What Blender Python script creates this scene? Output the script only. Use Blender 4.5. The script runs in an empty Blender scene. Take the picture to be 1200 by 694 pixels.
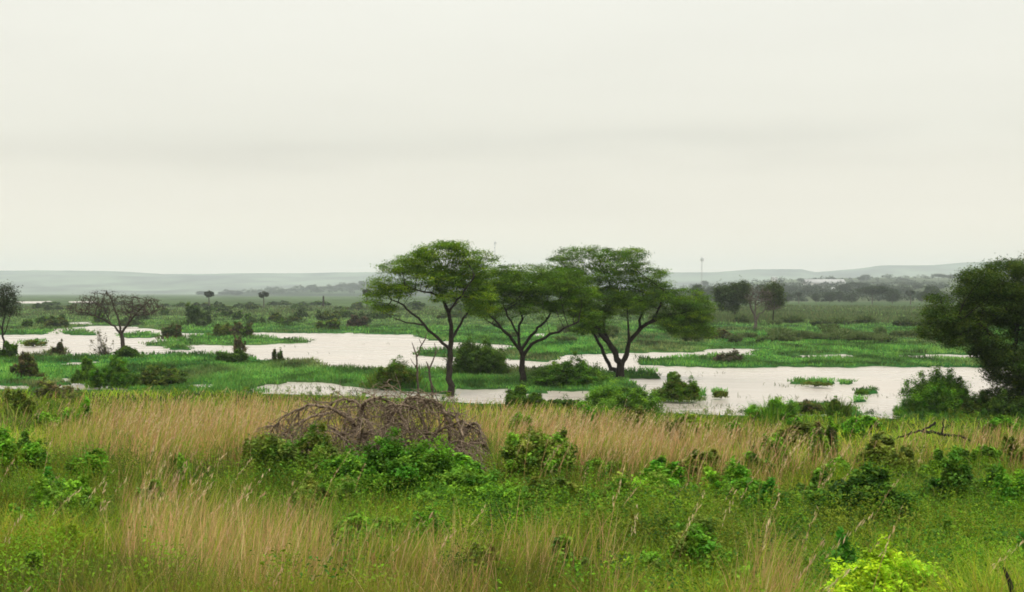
import bpy, math, random
import numpy as np

F = 1648.0          # focal length of the photograph in pixels at 1200 wide
CX, HY = 600.0, 343.0
EYE = 6.2           # eye height above the water
C = bpy.context.scene.collection
rs = np.random.RandomState

# ------------------------------------------------------------------ noise
_T = rs(5).rand(256, 256)
def vnoise(x, y):
    x = np.asarray(x, float); y = np.asarray(y, float)
    xi = np.floor(x).astype(int); yi = np.floor(y).astype(int)
    fx = x-xi; fy = y-yi
    fx = fx*fx*(3-2*fx); fy = fy*fy*(3-2*fy)
    a = _T[xi & 255, yi & 255]; b = _T[(xi+1) & 255, yi & 255]
    c = _T[xi & 255, (yi+1) & 255]; d = _T[(xi+1) & 255, (yi+1) & 255]
    return (a*(1-fx)+b*fx)*(1-fy)+(c*(1-fx)+d*fx)*fy
def fbm(x, y, o=4):
    s = 0; a = 1; t = 0
    for i in range(o):
        s = s+a*vnoise(x*2**i+17.3*i, y*2**i+9.1*i); t += a; a *= .5
    return s/t
def sstep(a, b, x):
    t = np.clip((x-a)/(b-a), 0, 1); return t*t*(3-2*t)

# ------------------------------------------------------------------ the lie of the land
def xy2px(x, y):
    d = np.maximum(np.maximum(y, .45*np.abs(x)), 2.0)
    return CX+F*x/d, d
SH_X = [-400, 0, 60, 100, 160, 220, 300, 440, 560, 640, 700, 760, 860, 950, 1060, 1200, 1600]
SH_Y = [459, 456, 456, 457, 457, 458, 461, 465, 473, 474, 479, 483, 487, 488, 491, 490, 490]
def shore_y(px): return np.interp(px, SH_X, SH_Y)

WATER = [   # outlines in the plane of the lake, as seen in the photograph
 [(-400,393),(0,393),(60,392.5),(64,386),(95,384),(110,382),(150,382.5),(185,387),(205,390),(232,391),(262,391),(300,390.5),(400,391),(480,393),
  (505,399),(540,402),(575,404),(605,407),(600,412),(560,414),(524,411),(492,411),(490,418),(530,419),(560,419),(602,421),(618,423),(642,425),(641,428),(616,432.5),(580,432.5),
  (540,434),(480,435),(440,434),(420,433),(385,431.5),(372,425),(320,422.5),(262,417),(200,416),(130,416),(74,419),(62,416),(0,420),(-400,424)],
 [(78,378.5),(106,377.5),(104,380.5),(80,381)],
 [(625,392),(642,391),(642,394.5),(628,395)],
 [(682,416),(760,414),(818,414),(822,410),(845,409),(884,409.5),(880,417),(945,419),(948,416),(998,415.5),(996,420),(960,421),(880,419),(750,421),(757,429),(860,430.5),
  (953,430.5),(1080,430.5),(1143,430.5),(1168,429),(1400,430),(1600,432),(1600,560),(1350,560),(1170,525),(1060,520),(950,520),(850,517),(760,512),(700,500),(690,478),
  (745,463),(735,444),(745,437),(715,437),(682,432),(640,434),(615,433),(640,428),(655,418)],
 [(1057,417),(1090,416),(1150,416.5),(1150,420.5),(1085,420.5),(1058,419)],
 [(640,459),(688,459),(700,468),(700,500),(640,500)],
 [(533,457.5),(588,457),(612,463),(640,462),(640,500),(520,500),(524,462)],
 [(286,457),(300,453),(322,452),(335,448.5),(380,450),(420,455),(446,457),(500,461),(524,462),(520,500),(460,500),(380,490),(330,470),(310,462),(290,461)],
 [(217,453),(232,450.5),(253,451.5),(258,455),(240,458.5),(222,458)],
 [(-400,450),(0,451),(32,453),(34,457),(60,452),(78,451),(80,443.5),(92,444),(120,449),(150,452),(140,475),(0,475),(-400,478)],
 [(-400,436),(0,436.5),(12,437),(10,441),(-20,444),(-400,446)],
 [(74,425.5),(95,425.5),(95,430),(76,429.5)],
 [(110,424.5),(121,424),(121,426.5),(110,427)],
 [(18,353.6),(62,353.2),(62,355.2),(22,355.4)],
 [(84,353.4),(112,353.2),(112,354.8),(86,355)],
]
LAND = [
 [(170,404),(190,400.5),(212,398),(232,392),(250,390),(290,391),(300,394.5),(330,397.5),(368,400.5),(357,403),(300,405),(240,405),(185,406.5)],
 [(74,389),(80,386.5),(100,387.5),(112,391),(109,393.8),(76,393.6)],
 [(138,393),(160,389.5),(180,391),(192,394),(184,397),(142,396.6)],
 [(188,407),(205,404.5),(222,407),(222,410),(190,410)],
 [(24,403),(30,399),(52,401),(54,404.5),(26,405.5)],
 [(56,414),(60,409),(78,410),(80,417),(56,418)],
 [(752,427),(762,421.5),(800,419),(860,417),(953,421),(1060,420),(1080,421.5),(1160,421),(1600,421),(1600,429),(953,430),(860,431),(770,429.5)],
 [(640,437.5),(700,436.5),(752,437.5),(770,440.5),(768,444),(740,444),(700,452),(640,456)],
 [(760,466),(775,459),(815,459),(830,464),(822,468.5),(790,470)],
 [(835,462),(845,459),(858,462),(845,465)],
 [(930,449),(945,447.5),(975,449),(982,451),(945,452)], [(982,450),(998,449.5),(1004,451.6),(988,452.5)],
 [(1000,460.5),(1010,458),(1021,460.5),(1010,463)], [(1002,471.5),(1008,469.5),(1016,472),(1008,473.5)],
 [(925,481),(945,474),(972,475),(976,485),(940,486)], [(962,489),(975,481),(1000,482),(1006,490),(980,492)],
 [(1055,486),(1070,478),(1100,477),(1135,477),(1150,486),(1150,530),(1055,530)],
 [(1150,495),(1160,478),(1210,476),(1400,478),(1400,540),(1150,530)],
 [(425,451),(440,447),(500,448),(520,452),(500,458),(446,456)],
]
def inpoly(poly, X, Y):
    X = np.asarray(X); r = np.zeros(X.shape, bool)
    n = len(poly); j = n-1
    for i in range(n):
        xi, yi = poly[i]; xj, yj = poly[j]
        if yi != yj:
            r ^= ((yi > Y) != (yj > Y)) & (X < (xj-xi)*(Y-yi)/(yj-yi)+xi)
        j = i
    return r
def water_mask(x, y):
    """True where open water lies (world coordinates)."""
    px, d = xy2px(x, y)
    amp = np.clip(.012*d, .6, 4.0)
    wx = x+(fbm(x*.35, y*.25, 3)-.5)*amp*1.6+(fbm(x*1.6, y*.9, 2)-.5)*amp*1.0
    wy = d+(fbm(x*.33+50, y*.2+9, 3)-.5)*amp*3.0+(fbm(x*1.3+9, y*.9, 2)-.5)*amp*1.6
    qx = CX+F*wx/np.maximum(d, 2); qy = HY+F*EYE/np.maximum(wy, 2)
    w = np.zeros(np.shape(x), bool)
    for p in WATER: w |= inpoly(p, qx, qy)
    for p in LAND: w &= ~inpoly(p, qx, qy)
    w &= (qy < 560) & (y > 5)
    w &= ~((y < .45*np.abs(x)))
    return w
def slope_z(x, y):
    """the bank the camera stands on"""
    px, d = xy2px(x, y)
    D = EYE*F/(shore_y(px)-HY)
    t = np.clip((d-9)/(D-9), 0, 1.6)
    z = 3.95*(1-t)-.0
    z = np.where(y < 9, 3.95+.03*np.clip(9-y, 0, 20), z)
    z = z+(fbm(x*.12, y*.12, 3)-.5)*.5*(1-np.clip(t, 0, 1))*sstep(4, 20, np.hypot(x, y))
    return z
def ground_z(x, y, w=None):
    sz = slope_z(x, y)
    if w is None: w = water_mask(x, y).astype(float)
    flat = .16+(fbm(x*.08, y*.08, 3)-.5)*.16
    low = flat*(1-w)+(-.7)*w
    return np.maximum(sz, low)
def gpt(px, py):
    """ground point seen at photograph pixel (px,py) -> x, y, z"""
    dd = 7.5*np.exp(np.linspace(0, math.log(1500/7.5), 900))
    x = (px-CX)/F*dd
    z = ground_z(x, dd, np.zeros_like(dd))
    q = HY+F*(EYE-z)/dd
    i = np.where(q > py)[0]
    i = i[-1] if len(i) else 0
    return x[i], dd[i], z[i]

# ------------------------------------------------------------------ mesh helpers
def build(name, V, faces, mat, parent=None, col=None, smooth=False, loc=None):
    me = bpy.data.meshes.new(name)
    V = np.asarray(V, np.float32)
    faces = [np.asarray(f, np.int32) for f in faces if len(f)]
    me.vertices.add(len(V)); me.vertices.foreach_set('co', V.ravel())
    tot = np.concatenate([np.full(len(f), f.shape[1], np.int32) for f in faces])
    li = np.concatenate([f.ravel() for f in faces])
    me.loops.add(len(li)); me.loops.foreach_set('vertex_index', li)
    me.polygons.add(len(tot))
    me.polygons.foreach_set('loop_start', np.concatenate([[0], np.cumsum(tot)[:-1]]).astype(np.int32))
    me.polygons.foreach_set('loop_total', tot)
    if smooth: me.polygons.foreach_set('use_smooth', np.ones(len(tot), bool))
    if col is not None:
        a = me.color_attributes.new('col', 'FLOAT_COLOR', 'POINT')
        c4 = np.ones((len(V), 4), np.float32); c4[:, :3] = col
        a.data.foreach_set('color', c4.ravel())
    me.update(calc_edges=True)
    if mat: me.materials.append(mat)
    o = bpy.data.objects.new(name, me); C.objects.link(o)
    if parent: o.parent = parent
    if loc is not None: o.location = loc
    return o
def tag(o, label, cat, group=None, kind=None):
    if label: o['label'] = label
    if cat: o['category'] = cat
    if group: o['group'] = group
    if kind: o['kind'] = kind
    return o
def root(name, loc, label, cat, group=None):
    o = bpy.data.objects.new(name, None); C.objects.link(o)
    o.empty_display_size = .3; o.location = loc
    return tag(o, label, cat, group)

def perp(D):
    D = D/np.maximum(np.linalg.norm(D, axis=1, keepdims=True), 1e-9)
    ref = np.where(np.abs(D[:, 2:3]) > .9, np.array([[1., 0, 0]]), np.array([[0, 0, 1.]]))
    U = np.cross(D, ref); U /= np.maximum(np.linalg.norm(U, axis=1, keepdims=True), 1e-9)
    return D, U, np.cross(D, U)
def tubes(A, B, ra, rb, k=5):
    A = np.asarray(A, float); B = np.asarray(B, float)
    ra = np.asarray(ra, float)[:, None]; rb = np.asarray(rb, float)[:, None]
    D, U, W = perp(B-A)
    A = A-D*ra*.35; B = B+D*rb*.1
    n = len(A); V = np.zeros((n, 2*k, 3))
    for i in range(k):
        a = 2*math.pi*i/k; o = U*math.cos(a)+W*math.sin(a)
        V[:, i] = A+o*ra; V[:, k+i] = B+o*rb
    base = (np.arange(n)*2*k)[:, None]
    fs = [base+np.array([[i, (i+1) % k, k+(i+1) % k, k+i]]) for i in range(k)]
    return V.reshape(-1, 3), np.concatenate(fs)
def curve_tubes(lines, k=4):
    """lines: list of (points (n,3), radii (n,))"""
    A, B, ra, rb = [], [], [], []
    for P, R in lines:
        A.append(P[:-1]); B.append(P[1:]); ra.append(R[:-1]); rb.append(R[1:])
    return tubes(np.concatenate(A), np.concatenate(B), np.concatenate(ra), np.concatenate(rb), k)

def leaves(P, L, ratio, colr, rng, up=.5, droop=0.):
    """folded diamond leaves at points P, length L (n,), colour colr (n,3)"""
    n = len(P)
    a = rng.rand(n)*2*math.pi
    e = (rng.rand(n)-.5)*1.5-droop
    D = np.stack([np.cos(a)*np.cos(e), np.sin(a)*np.cos(e), np.sin(e)], 1)
    N = rng.normal(size=(n, 3)); N[:, 2] = np.abs(N[:, 2])+up*2
    S = np.cross(D, N); S /= np.maximum(np.linalg.norm(S, axis=1, keepdims=True), 1e-6)
    L = np.broadcast_to(L, (n,))[:, None]
    H = S*L*ratio*.5
    Nn = np.cross(S, D)
    V = np.stack([P-D*L*.5, P+H+Nn*L*.06, P+D*L*.5-Nn*L*.08, P-H+Nn*L*.06], 1).reshape(-1, 3)
    Fc = (np.arange(n)*4)[:, None]+np.array([[0, 1, 2, 3]])
    return V, Fc, np.repeat(colr, 4, axis=0)

def blades(P, H, W, lean, ang, colr, rng, yaw=None, tipcol=None):
    n = len(P)
    ts = np.array([0, .4, .75, 1.])
    wf = np.array([.8, 1., .6, 0.])
    yaw = rng.rand(n)*math.pi*2 if yaw is None else yaw
    S = np.stack([np.cos(yaw), np.sin(yaw), 0*yaw], 1)
    Ld = np.stack([np.cos(ang), np.sin(ang), 0*ang], 1)
    V = np.zeros((n, 7, 3)); Cc = np.zeros((n, 7, 3)); k = 0
    for t, w in zip(ts, wf):
        c = P+Ld*(H*lean*(t**1.8))[:, None]
        c[:, 2] += H*(t-.35*lean*t*t)
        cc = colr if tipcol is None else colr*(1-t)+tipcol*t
        if w > 0:
            V[:, k] = c-S*(W*w*.5)[:, None]; V[:, k+1] = c+S*(W*w*.5)[:, None]
            Cc[:, k] = cc; Cc[:, k+1] = cc; k += 2
        else: V[:, k] = c; Cc[:, k] = cc
    b = (np.arange(n)*7)[:, None]
    q = np.concatenate([b+np.array([[0, 1, 3, 2]]), b+np.array([[2, 3, 5, 4]])])
    t3 = b+np.array([[4, 5, 6]])
    return V.reshape(-1, 3), q, t3, Cc.reshape(-1, 3)

def palette(rng, n, cols, var=.2, probs=None):
    cols = np.array(cols, float)
    i = rng.choice(len(cols), n, p=probs)
    c = cols[i]*(1+(rng.rand(n, 1)-.5)*2*var)
    c *= 1+(rng.rand(n, 3)-.5)*var*.5
    return np.clip(c, .004, .8)

# ------------------------------------------------------------------ materials
def new_mat(name):
    m = bpy.data.materials.new(name); m.use_nodes = True
    m.node_tree.nodes.clear(); return m, m.node_tree.nodes, m.node_tree.links
def leaf_mat(name, trans=.3, rough=.6, gloss=.012):
    m, N, L = new_mat(name)
    at = N.new('ShaderNodeAttribute'); at.attribute_name = 'col'
    d = N.new('ShaderNodeBsdfDiffuse'); t = N.new('ShaderNodeBsdfTranslucent')
    g = N.new('ShaderNodeBsdfGlossy'); g.inputs['Roughness'].default_value = rough
    g.inputs['Color'].default_value = (.8, .85, .8, 1)
    m1 = N.new('ShaderNodeMixShader'); m1.inputs[0].default_value = trans
    m2 = N.new('ShaderNodeMixShader'); m2.inputs[0].default_value = gloss
    hs = N.new('ShaderNodeHueSaturation'); hs.inputs['Value'].default_value = 1.25; hs.inputs['Hue'].default_value = .49
    L.new(at.outputs['Color'], d.inputs['Color']); L.new(at.outputs['Color'], hs.inputs['Color']); L.new(hs.outputs[0], t.inputs['Color'])
    L.new(d.outputs[0], m1.inputs[1]); L.new(t.outputs[0], m1.inputs[2])
    L.new(m1.outputs[0], m2.inputs[1]); L.new(g.outputs[0], m2.inputs[2])
    o = N.new('ShaderNodeOutputMaterial'); L.new(m2.outputs[0], o.inputs['Surface'])
    return m
def bark_mat(name, c1, c2, scale=6.):
    m, N, L = new_mat(name)
    tc = N.new('ShaderNodeTexCoord'); mp = N.new('ShaderNodeMapping'); mp.inputs['Scale'].default_value = (scale*2, scale*2, scale*.5)
    ns = N.new('ShaderNodeTexNoise'); ns.inputs['Scale'].default_value = 1.6; ns.inputs['Detail'].default_value = 6
    cr = N.new('ShaderNodeValToRGB'); cr.color_ramp.elements[0].position = .35; cr.color_ramp.elements[1].position = .7
    cr.color_ramp.elements[0].color = (*c1, 1); cr.color_ramp.elements[1].color = (*c2, 1)
    b = N.new('ShaderNodeBsdfPrincipled'); b.inputs['Roughness'].default_value = .95; b.inputs['Specular IOR Level'].default_value = .2
    bp = N.new('ShaderNodeBump'); bp.inputs['Strength'].default_value = .6; bp.inputs['Distance'].default_value = .03
    o = N.new('ShaderNodeOutputMaterial')
    L.new(tc.outputs['Object'], mp.inputs[0]); L.new(mp.outputs[0], ns.inputs['Vector'])
    L.new(ns.outputs['Fac'], cr.inputs[0]); L.new(cr.outputs[0], b.inputs['Base Color'])
    L.new(ns.outputs['Fac'], bp.inputs['Height']); L.new(bp.outputs[0], b.inputs['Normal'])
    L.new(b.outputs[0], o.inputs['Surface']); return m
def plain_mat(name, c, rough=.8, noise=.15, scale=2.):
    m, N, L = new_mat(name)
    tc = N.new('ShaderNodeTexCoord'); ns = N.new('ShaderNodeTexNoise'); ns.inputs['Scale'].default_value = scale; ns.inputs['Detail'].default_value = 5
    cr = N.new('ShaderNodeValToRGB')
    cr.color_ramp.elements[0].color = (*[x*(1-noise) for x in c], 1); cr.color_ramp.elements[1].color = (*[min(1, x*(1+noise)) for x in c], 1)
    b = N.new('ShaderNodeBsdfPrincipled'); b.inputs['Roughness'].default_value = rough
    o = N.new('ShaderNodeOutputMaterial')
    L.new(tc.outputs['Object'], ns.inputs['Vector']); L.new(ns.outputs['Fac'], cr.inputs[0]); L.new(cr.outputs[0], b.inputs['Base Color'])
    L.new(b.outputs[0], o.inputs['Surface']); return m

M_LEAF = leaf_mat('leaf'); M_GRASS = leaf_mat('grass_blade', trans=.35, gloss=.012)
M_BARK = bark_mat('dark_bark', (.014, .011, .008), (.042, .034, .026))
M_GREYBARK = bark_mat('grey_bark', (.05, .04, .032), (.15, .125, .10))
M_TWIG = bark_mat('dead_twig', (.075, .052, .036), (.33, .25, .175), 10)

# ground
def ground_mat():
    m, N, L = new_mat('soil_and_turf')
    at = N.new('ShaderNodeAttribute'); at.attribute_name = 'col'
    g = N.new('ShaderNodeNewGeometry')
    ns = N.new('ShaderNodeTexNoise'); ns.inputs['Scale'].default_value = 1.3; ns.inputs['Detail'].default_value = 8; ns.inputs['Roughness'].default_value = .65
    mr = N.new('ShaderNodeMapRange'); mr.inputs[1].default_value = .3; mr.inputs[2].default_value = .7; mr.inputs[3].default_value = .55; mr.inputs[4].default_value = 1.35
    vm = N.new('ShaderNodeVectorMath'); vm.operation = 'SCALE'
    b = N.new('ShaderNodeBsdfDiffuse')
    bp = N.new('ShaderNodeBump'); bp.inputs['Strength'].default_value = .8; bp.inputs['Distance'].default_value = .15
    o = N.new('ShaderNodeOutputMaterial')
    L.new(g.outputs['Position'], ns.inputs['Vector']); L.new(ns.outputs['Fac'], mr.inputs[0]); L.new(at.outputs['Color'], vm.inputs[0]); L.new(mr.outputs[0], vm.inputs['Scale'])
    L.new(vm.outputs[0], b.inputs['Color']); L.new(ns.outputs['Fac'], bp.inputs['Height']); L.new(bp.outputs[0], b.inputs['Normal'])
    L.new(b.outputs[0], o.inputs['Surface']); return m
M_GROUND = ground_mat()

# ------------------------------------------------------------------ ground colours (what grows there)
def patches(px, py, lst):
    s = np.zeros(np.shape(px))
    for (x, y, sx, sy, w) in lst:
        s = s+w*np.exp(-((px-x)/sx)**2-((py-y)/sy)**2)
    return s
DRY = [(220,500,170,32,.55),(60,500,50,20,.12),(330,480,120,18,.25),(640,500,110,30,.5),(760,510,140,28,.5),(900,505,80,15,.2),(1180,515,60,22,.3),(1040,510,90,18,.2),
       (250,650,120,70,.40),(150,570,60,30,.15),(340,640,70,50,.22),(530,670,120,35,.35),(720,660,50,50,.2),(890,650,35,60,.35),(30,660,60,50,.2),(590,620,50,20,.15),(960,545,80,18,.2),
       (1100,690,60,30,.12),(430,690,80,20,.2),(70,540,60,20,.1),(250,740,150,50,.35),(540,725,130,35,.3),(90,720,60,30,.25),(720,715,60,40,.3),(890,720,50,50,.3),(640,650,30,40,.2)]
LUSH = [(40,510,70,40,.4),(10,600,80,60,.35),(90,620,60,30,.25),(480,560,110,50,.75),(560,600,90,40,.35),(130,520,40,20,.15),(700,590,120,35,.4),(820,620,90,40,.35),(1050,600,120,45,.55),(1150,560,70,40,.4),
        (1000,560,70,25,.3),(760,540,60,20,.15),(300,560,90,22,.3),(1150,650,80,50,.3),(950,600,60,30,.3),(340,590,60,20,.3)]
def dryness(px, py, x, y):
    n = fbm(x*.22+3, y*.16, 4)
    v = .30+patches(px, py, DRY)-patches(px, py, LUSH)+(n-.5)*1.15+(fbm(x*1.1+60, y*.8+3, 3)-.5)*.75
    gy = np.interp(px, SH_X, SH_Y)
    v = v-.85*np.exp(-((py-(gy-2))/12.)**2)*sstep(600, 780, px)-.35*np.exp(-((py-(gy-2))/8.)**2)
    return v

# ------------------------------------------------------------------ ground sheet
def make_ground():
    ang = np.concatenate([np.linspace(-180, -48, 45)[:-1], np.linspace(-48, -22.5, 60)[:-1], np.linspace(-22.5, 22.5, 760), np.linspace(22.5, 48, 60)[1:], np.linspace(48, 180, 45)[1:]])
    inv = np.linspace(1/7.5, 1/62, 110)
    r = np.concatenate([np.linspace(.5, 7.2, 8), 1/inv, 1/np.linspace(1/62., 1/330., 420)[1:], 1/np.linspace(1/330., 1/1300., 75)[1:], np.exp(np.linspace(math.log(1300), math.log(8800), 26))[1:]])
    A, R = np.meshgrid(np.radians(ang), r)
    X = np.sin(A)*R; Y = np.cos(A)*R
    front = np.abs(ang) < 60
    W = water_mask(X, Y).astype(float)
    W2 = W.copy()
    for k in range(2):
        W2[1:-1, 1:-1] = (W2[1:-1, 1:-1]*2+W2[:-2, 1:-1]+W2[2:, 1:-1]+W2[1:-1, :-2]+W2[1:-1, 2:])/6
    Z = ground_z(X, Y, W2)
    px, d = xy2px(X, Y)
    py = HY+F*(EYE-Z)/d
    # near: soil and thatch under the grass; marsh: green mat; far: dull olive
    dr = dryness(px, py-15, X, Y)
    near = np.stack([.030+.05*np.clip(dr, 0, 1), .040+.025*np.clip(dr, 0, 1), .012+.01*np.clip(dr, 0, 1)], -1)
    n = fbm(X*.05, Y*.03, 4)[..., None]; n2 = fbm(X*.35+5, Y*.12, 3)[..., None]
    marsh = np.array([.020, .085, .020])*(.55+.9*n2)+np.array([.018, .012, .003])*np.clip(n*2-.8, 0, 1)*2
    far = np.array([.065, .10, .04])*(.5+1.0*n)
    t = sstep(150, 420, d)[..., None]
    mm = marsh*(1-t)+far*t
    s = sstep(.1, .45, slope_z(X, Y))[..., None]
    col = mm*(1-s)+near*s
    nr, na = X.shape
    V = np.stack([X, Y, Z], -1).reshape(-1, 3); col = col.reshape(-1, 3)
    i = np.arange(nr-1)[:, None]*na+np.arange(na-1)[None, :]
    q = np.stack([i, i+1, i+na+1, i+na], -1).reshape(-1, 4)[:, ::-1]
    V = np.concatenate([V, [[0, 0, Z[0].mean()]]]); col = np.concatenate([col, col[:1]])
    j = np.arange(na-1)
    tri = np.stack([np.full(na-1, len(V)-1), j+1, j], 1)
    o = build('ground', V, [q, tri], M_GROUND, col=np.clip(col, .004, .5), smooth=True)
    tag(o, 'grassy bank sloping down to a flat green marsh that runs to the horizon', 'ground', kind='structure')
make_ground()

# ------------------------------------------------------------------ water
def make_water():
    m, N, L = new_mat('silty_water')
    g = N.new('ShaderNodeNewGeometry'); mp = N.new('ShaderNodeMapping'); mp.inputs['Scale'].default_value = (1.2, 1.8, 1)
    n1 = N.new('ShaderNodeTexNoise'); n1.inputs['Scale'].default_value = 1.6; n1.inputs['Detail'].default_value = 4
    n2 = N.new('ShaderNodeTexNoise'); n2.inputs['Scale'].default_value = .05; n2.inputs['Detail'].default_value = 4
    bp = N.new('ShaderNodeBump'); bp.inputs['Strength'].default_value = .5; bp.inputs['Distance'].default_value = .05
    cr = N.new('ShaderNodeValToRGB'); cr.color_ramp.elements[0].color = (.38, .335, .29, 1); cr.color_ramp.elements[1].color = (.50, .44, .385, 1)
    b = N.new('ShaderNodeBsdfPrincipled'); b.inputs['Roughness'].default_value = .22; b.inputs['IOR'].default_value = 1.333
    o = N.new('ShaderNodeOutputMaterial')
    L.new(g.outputs['Position'], mp.inputs[0]); L.new(mp.outputs[0], n1.inputs['Vector']); L.new(g.outputs['Position'], n2.inputs['Vector'])
    L.new(n1.outputs['Fac'], bp.inputs['Height']); L.new(bp.outputs[0], b.inputs['Normal'])
    L.new(n2.outputs['Fac'], cr.inputs[0]); L.new(cr.outputs[0], b.inputs['Base Color']); L.new(b.outputs[0], o.inputs['Surface'])
    mp3 = N.new('ShaderNodeMapping'); mp3.inputs['Scale'].default_value = (.10, .16, 1); n3 = N.new('ShaderNodeTexNoise'); n3.inputs['Scale'].default_value = 1.; n3.inputs['Detail'].default_value = 5
    mr3 = N.new('ShaderNodeMapRange'); mr3.inputs[1].default_value = .35; mr3.inputs[2].default_value = .7; mr3.inputs[3].default_value = .20; mr3.inputs[4].default_value = .36
    L.new(g.outputs['Position'], mp3.inputs[0]); L.new(mp3.outputs[0], n3.inputs['Vector']); L.new(n3.outputs['Fac'], mr3.inputs[0]); L.new(mr3.outputs[0], b.inputs['Roughness'])
    V = [(-1500, 40, 0), (1500, 40, 0), (1500, 1500, 0), (-1500, 1500, 0)]
    tag(build('water', V, [[[0, 1, 2, 3]]], m), 'pale silty lake winding between low green marsh islands', 'lake', kind='structure')
make_water()

# ------------------------------------------------------------------ hills
def make_hill(name, label, d0, dc, d1, prof, seed, colr, jag=0., rows=22):
    xs = np.linspace(-500, 1700, 420)
    top = np.interp(xs, *zip(*prof))
    top = top-(fbm(xs*.02+seed*7, xs*0+seed, 4)-.5)*jag*2
    H = (HY-top)/F*dc+EYE
    ds = np.concatenate([np.linspace(d0, dc, rows), np.linspace(dc, d1, 8)[1:]])
    X = (xs[None, :]-CX)/F*ds[:, None]*1.0; Y = np.repeat(ds[:, None], len(xs), 1)
    t = np.where(Y < dc, (Y-d0)/(dc-d0), 1-(Y-dc)/(d1-dc))
    Z = H[None, :]*np.clip(t, 0, 1)**1.15+(fbm(X*.004+seed, Y*.003, 4)-.5)*H[None, :]*.25*np.sin(np.clip(t, 0, 1)*math.pi)
    Z = Z-3*(1-sstep(0, .06, t))
    n = fbm(X*.006+seed, Y*.004, 5)[..., None]
    col = np.array(colr)*np.clip(3.4*(n-.5)+1, .15, 2.2)
    V = np.stack([X, Y, Z], -1).reshape(-1, 3); na = len(xs); nr = len(ds)
    i = np.arange(nr-1)[:, None]*na+np.arange(na-1)[None, :]
    q = np.stack([i, i+1, i+na+1, i+na], -1).reshape(-1, 4)
    o = build(name, V, [q], M_GROUND, col=np.clip(col.reshape(-1, 3), .004, .6), smooth=True)
    tag(o, label, 'hill', kind='structure')
    return lambda px, d: np.interp(d, ds, [1]*len(ds))*0+_hz(px, d, d0, dc, d1, xs, H, seed)
def _hz(px, d, d0, dc, d1, xs, H, seed):
    t = np.where(d < dc, (d-d0)/(dc-d0), 1-(d-dc)/(d1-dc)); t = np.clip(t, 0, 1)
    h = np.interp(px, xs, H); x = (px-CX)/F*d
    return h*t**1.15+(fbm(x*.004+seed, d*.003, 4)-.5)*h*.25*np.sin(t*math.pi)-3*(1-sstep(0, .06, t))
make_hill('hills', 'long pale blue hill range along the whole horizon, behind all else', 5200, 7600, 8600,
          [(-500,316),(0,317.5),(60,317),(130,318),(190,321),(300,320.5),(380,319.5),(440,319),(600,320.5),(780,319),(840,319.5),(885,315.5),(940,315.5),(955,319),(1000,316),(1030,311.5),(1092,311),(1130,307.5),(1200,306),(1700,304)], 1, (.10, .13, .08), .8)
hzL = make_hill('hills', 'low grey wooded rise in front of the far range, west of the acacias', 2500, 3300, 4000,
          [(-500,356),(-40,354),(20,346),(40,347),(52,353),(180,352),(225,347),(300,341),(360,337),(430,333),(520,332),(640,336),(760,352),(800,356),(1700,358)], 2, (.05, .07, .04), .8)
hzR = make_hill('hills', 'wooded slope climbing behind the far tree line, with white roofs on it', 820, 2900, 4200,
          [(-500,362),(700,360),(760,346),(800,338),(850,333),(900,329),(960,326),(1040,325),(1130,325),(1200,324),(1700,322)], 3, (.075, .095, .05), 1.0, 40)

# ------------------------------------------------------------------ trees
def blob_points(rng, blobs, n, depth, shell=.0, flat=False):
    """points inside ellipsoids (cx,cy,cz,rx,ry,rz)"""
    vol = np.array([b[3]*b[4]*b[5] for b in blobs])**.8
    k = rng.choice(len(blobs), n, p=vol/vol.sum())
    B = np.array(blobs)[k]
    u = rng.normal(size=(n, 3)); u /= np.linalg.norm(u, axis=1, keepdims=True)
    r = rng.rand(n)**(1/3.)
    r = shell+(1-shell)*r
    return B[:, :3]+u*r[:, None]*B[:, 3:]
def colonize(rng, nodes, parents, att, step, kill, iters=70, infl=1e9, grav=0.):
    P = [np.array(p, float) for p in nodes]; par = list(parents)
    att = att.copy(); alive = np.ones(len(att), bool)
    PA = np.array(P)
    d = np.linalg.norm(att[:, None]-PA[None], axis=2); ni = d.argmin(1); nd = d.min(1)
    for it in range(iters):
        idx = np.where(alive & (nd < infl))[0]
        if not len(idx): break
        new = []
        for k in np.unique(ni[idx]):
            a = idx[ni[idx] == k]
            v = att[a]-P[k]; v /= np.maximum(np.linalg.norm(v, axis=1, keepdims=True), 1e-6)
            v = v.sum(0)+rng.normal(size=3)*.25; v[2] += grav
            nv = np.linalg.norm(v)
            if nv < 1e-4: continue
            new.append((P[k]+v/nv*step, k))
        if not new: break
        s = len(P)
        for p, k in new: P.append(p); par.append(int(k))
        NP = np.array([p for p, k in new])
        d = np.linalg.norm(att[:, None]-NP[None], axis=2); m = d.min(1); a = d.argmin(1)
        b = m < nd; nd = np.where(b, m, nd); ni = np.where(b, a+s, ni)
        alive &= nd > kill
    return np.array(P), np.array(par)
def pipe_radii(par, r0, ex=2.2):
    n = len(par); s = np.zeros(n); kids = np.zeros(n, int)
    for i in range(n):
        if par[i] >= 0: kids[par[i]] += 1
    for i in range(n-1, -1, -1):
        if kids[i] == 0: s[i] = r0**ex
        if par[i] >= 0: s[par[i]] += s[i]
    return s**(1/ex), kids

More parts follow.
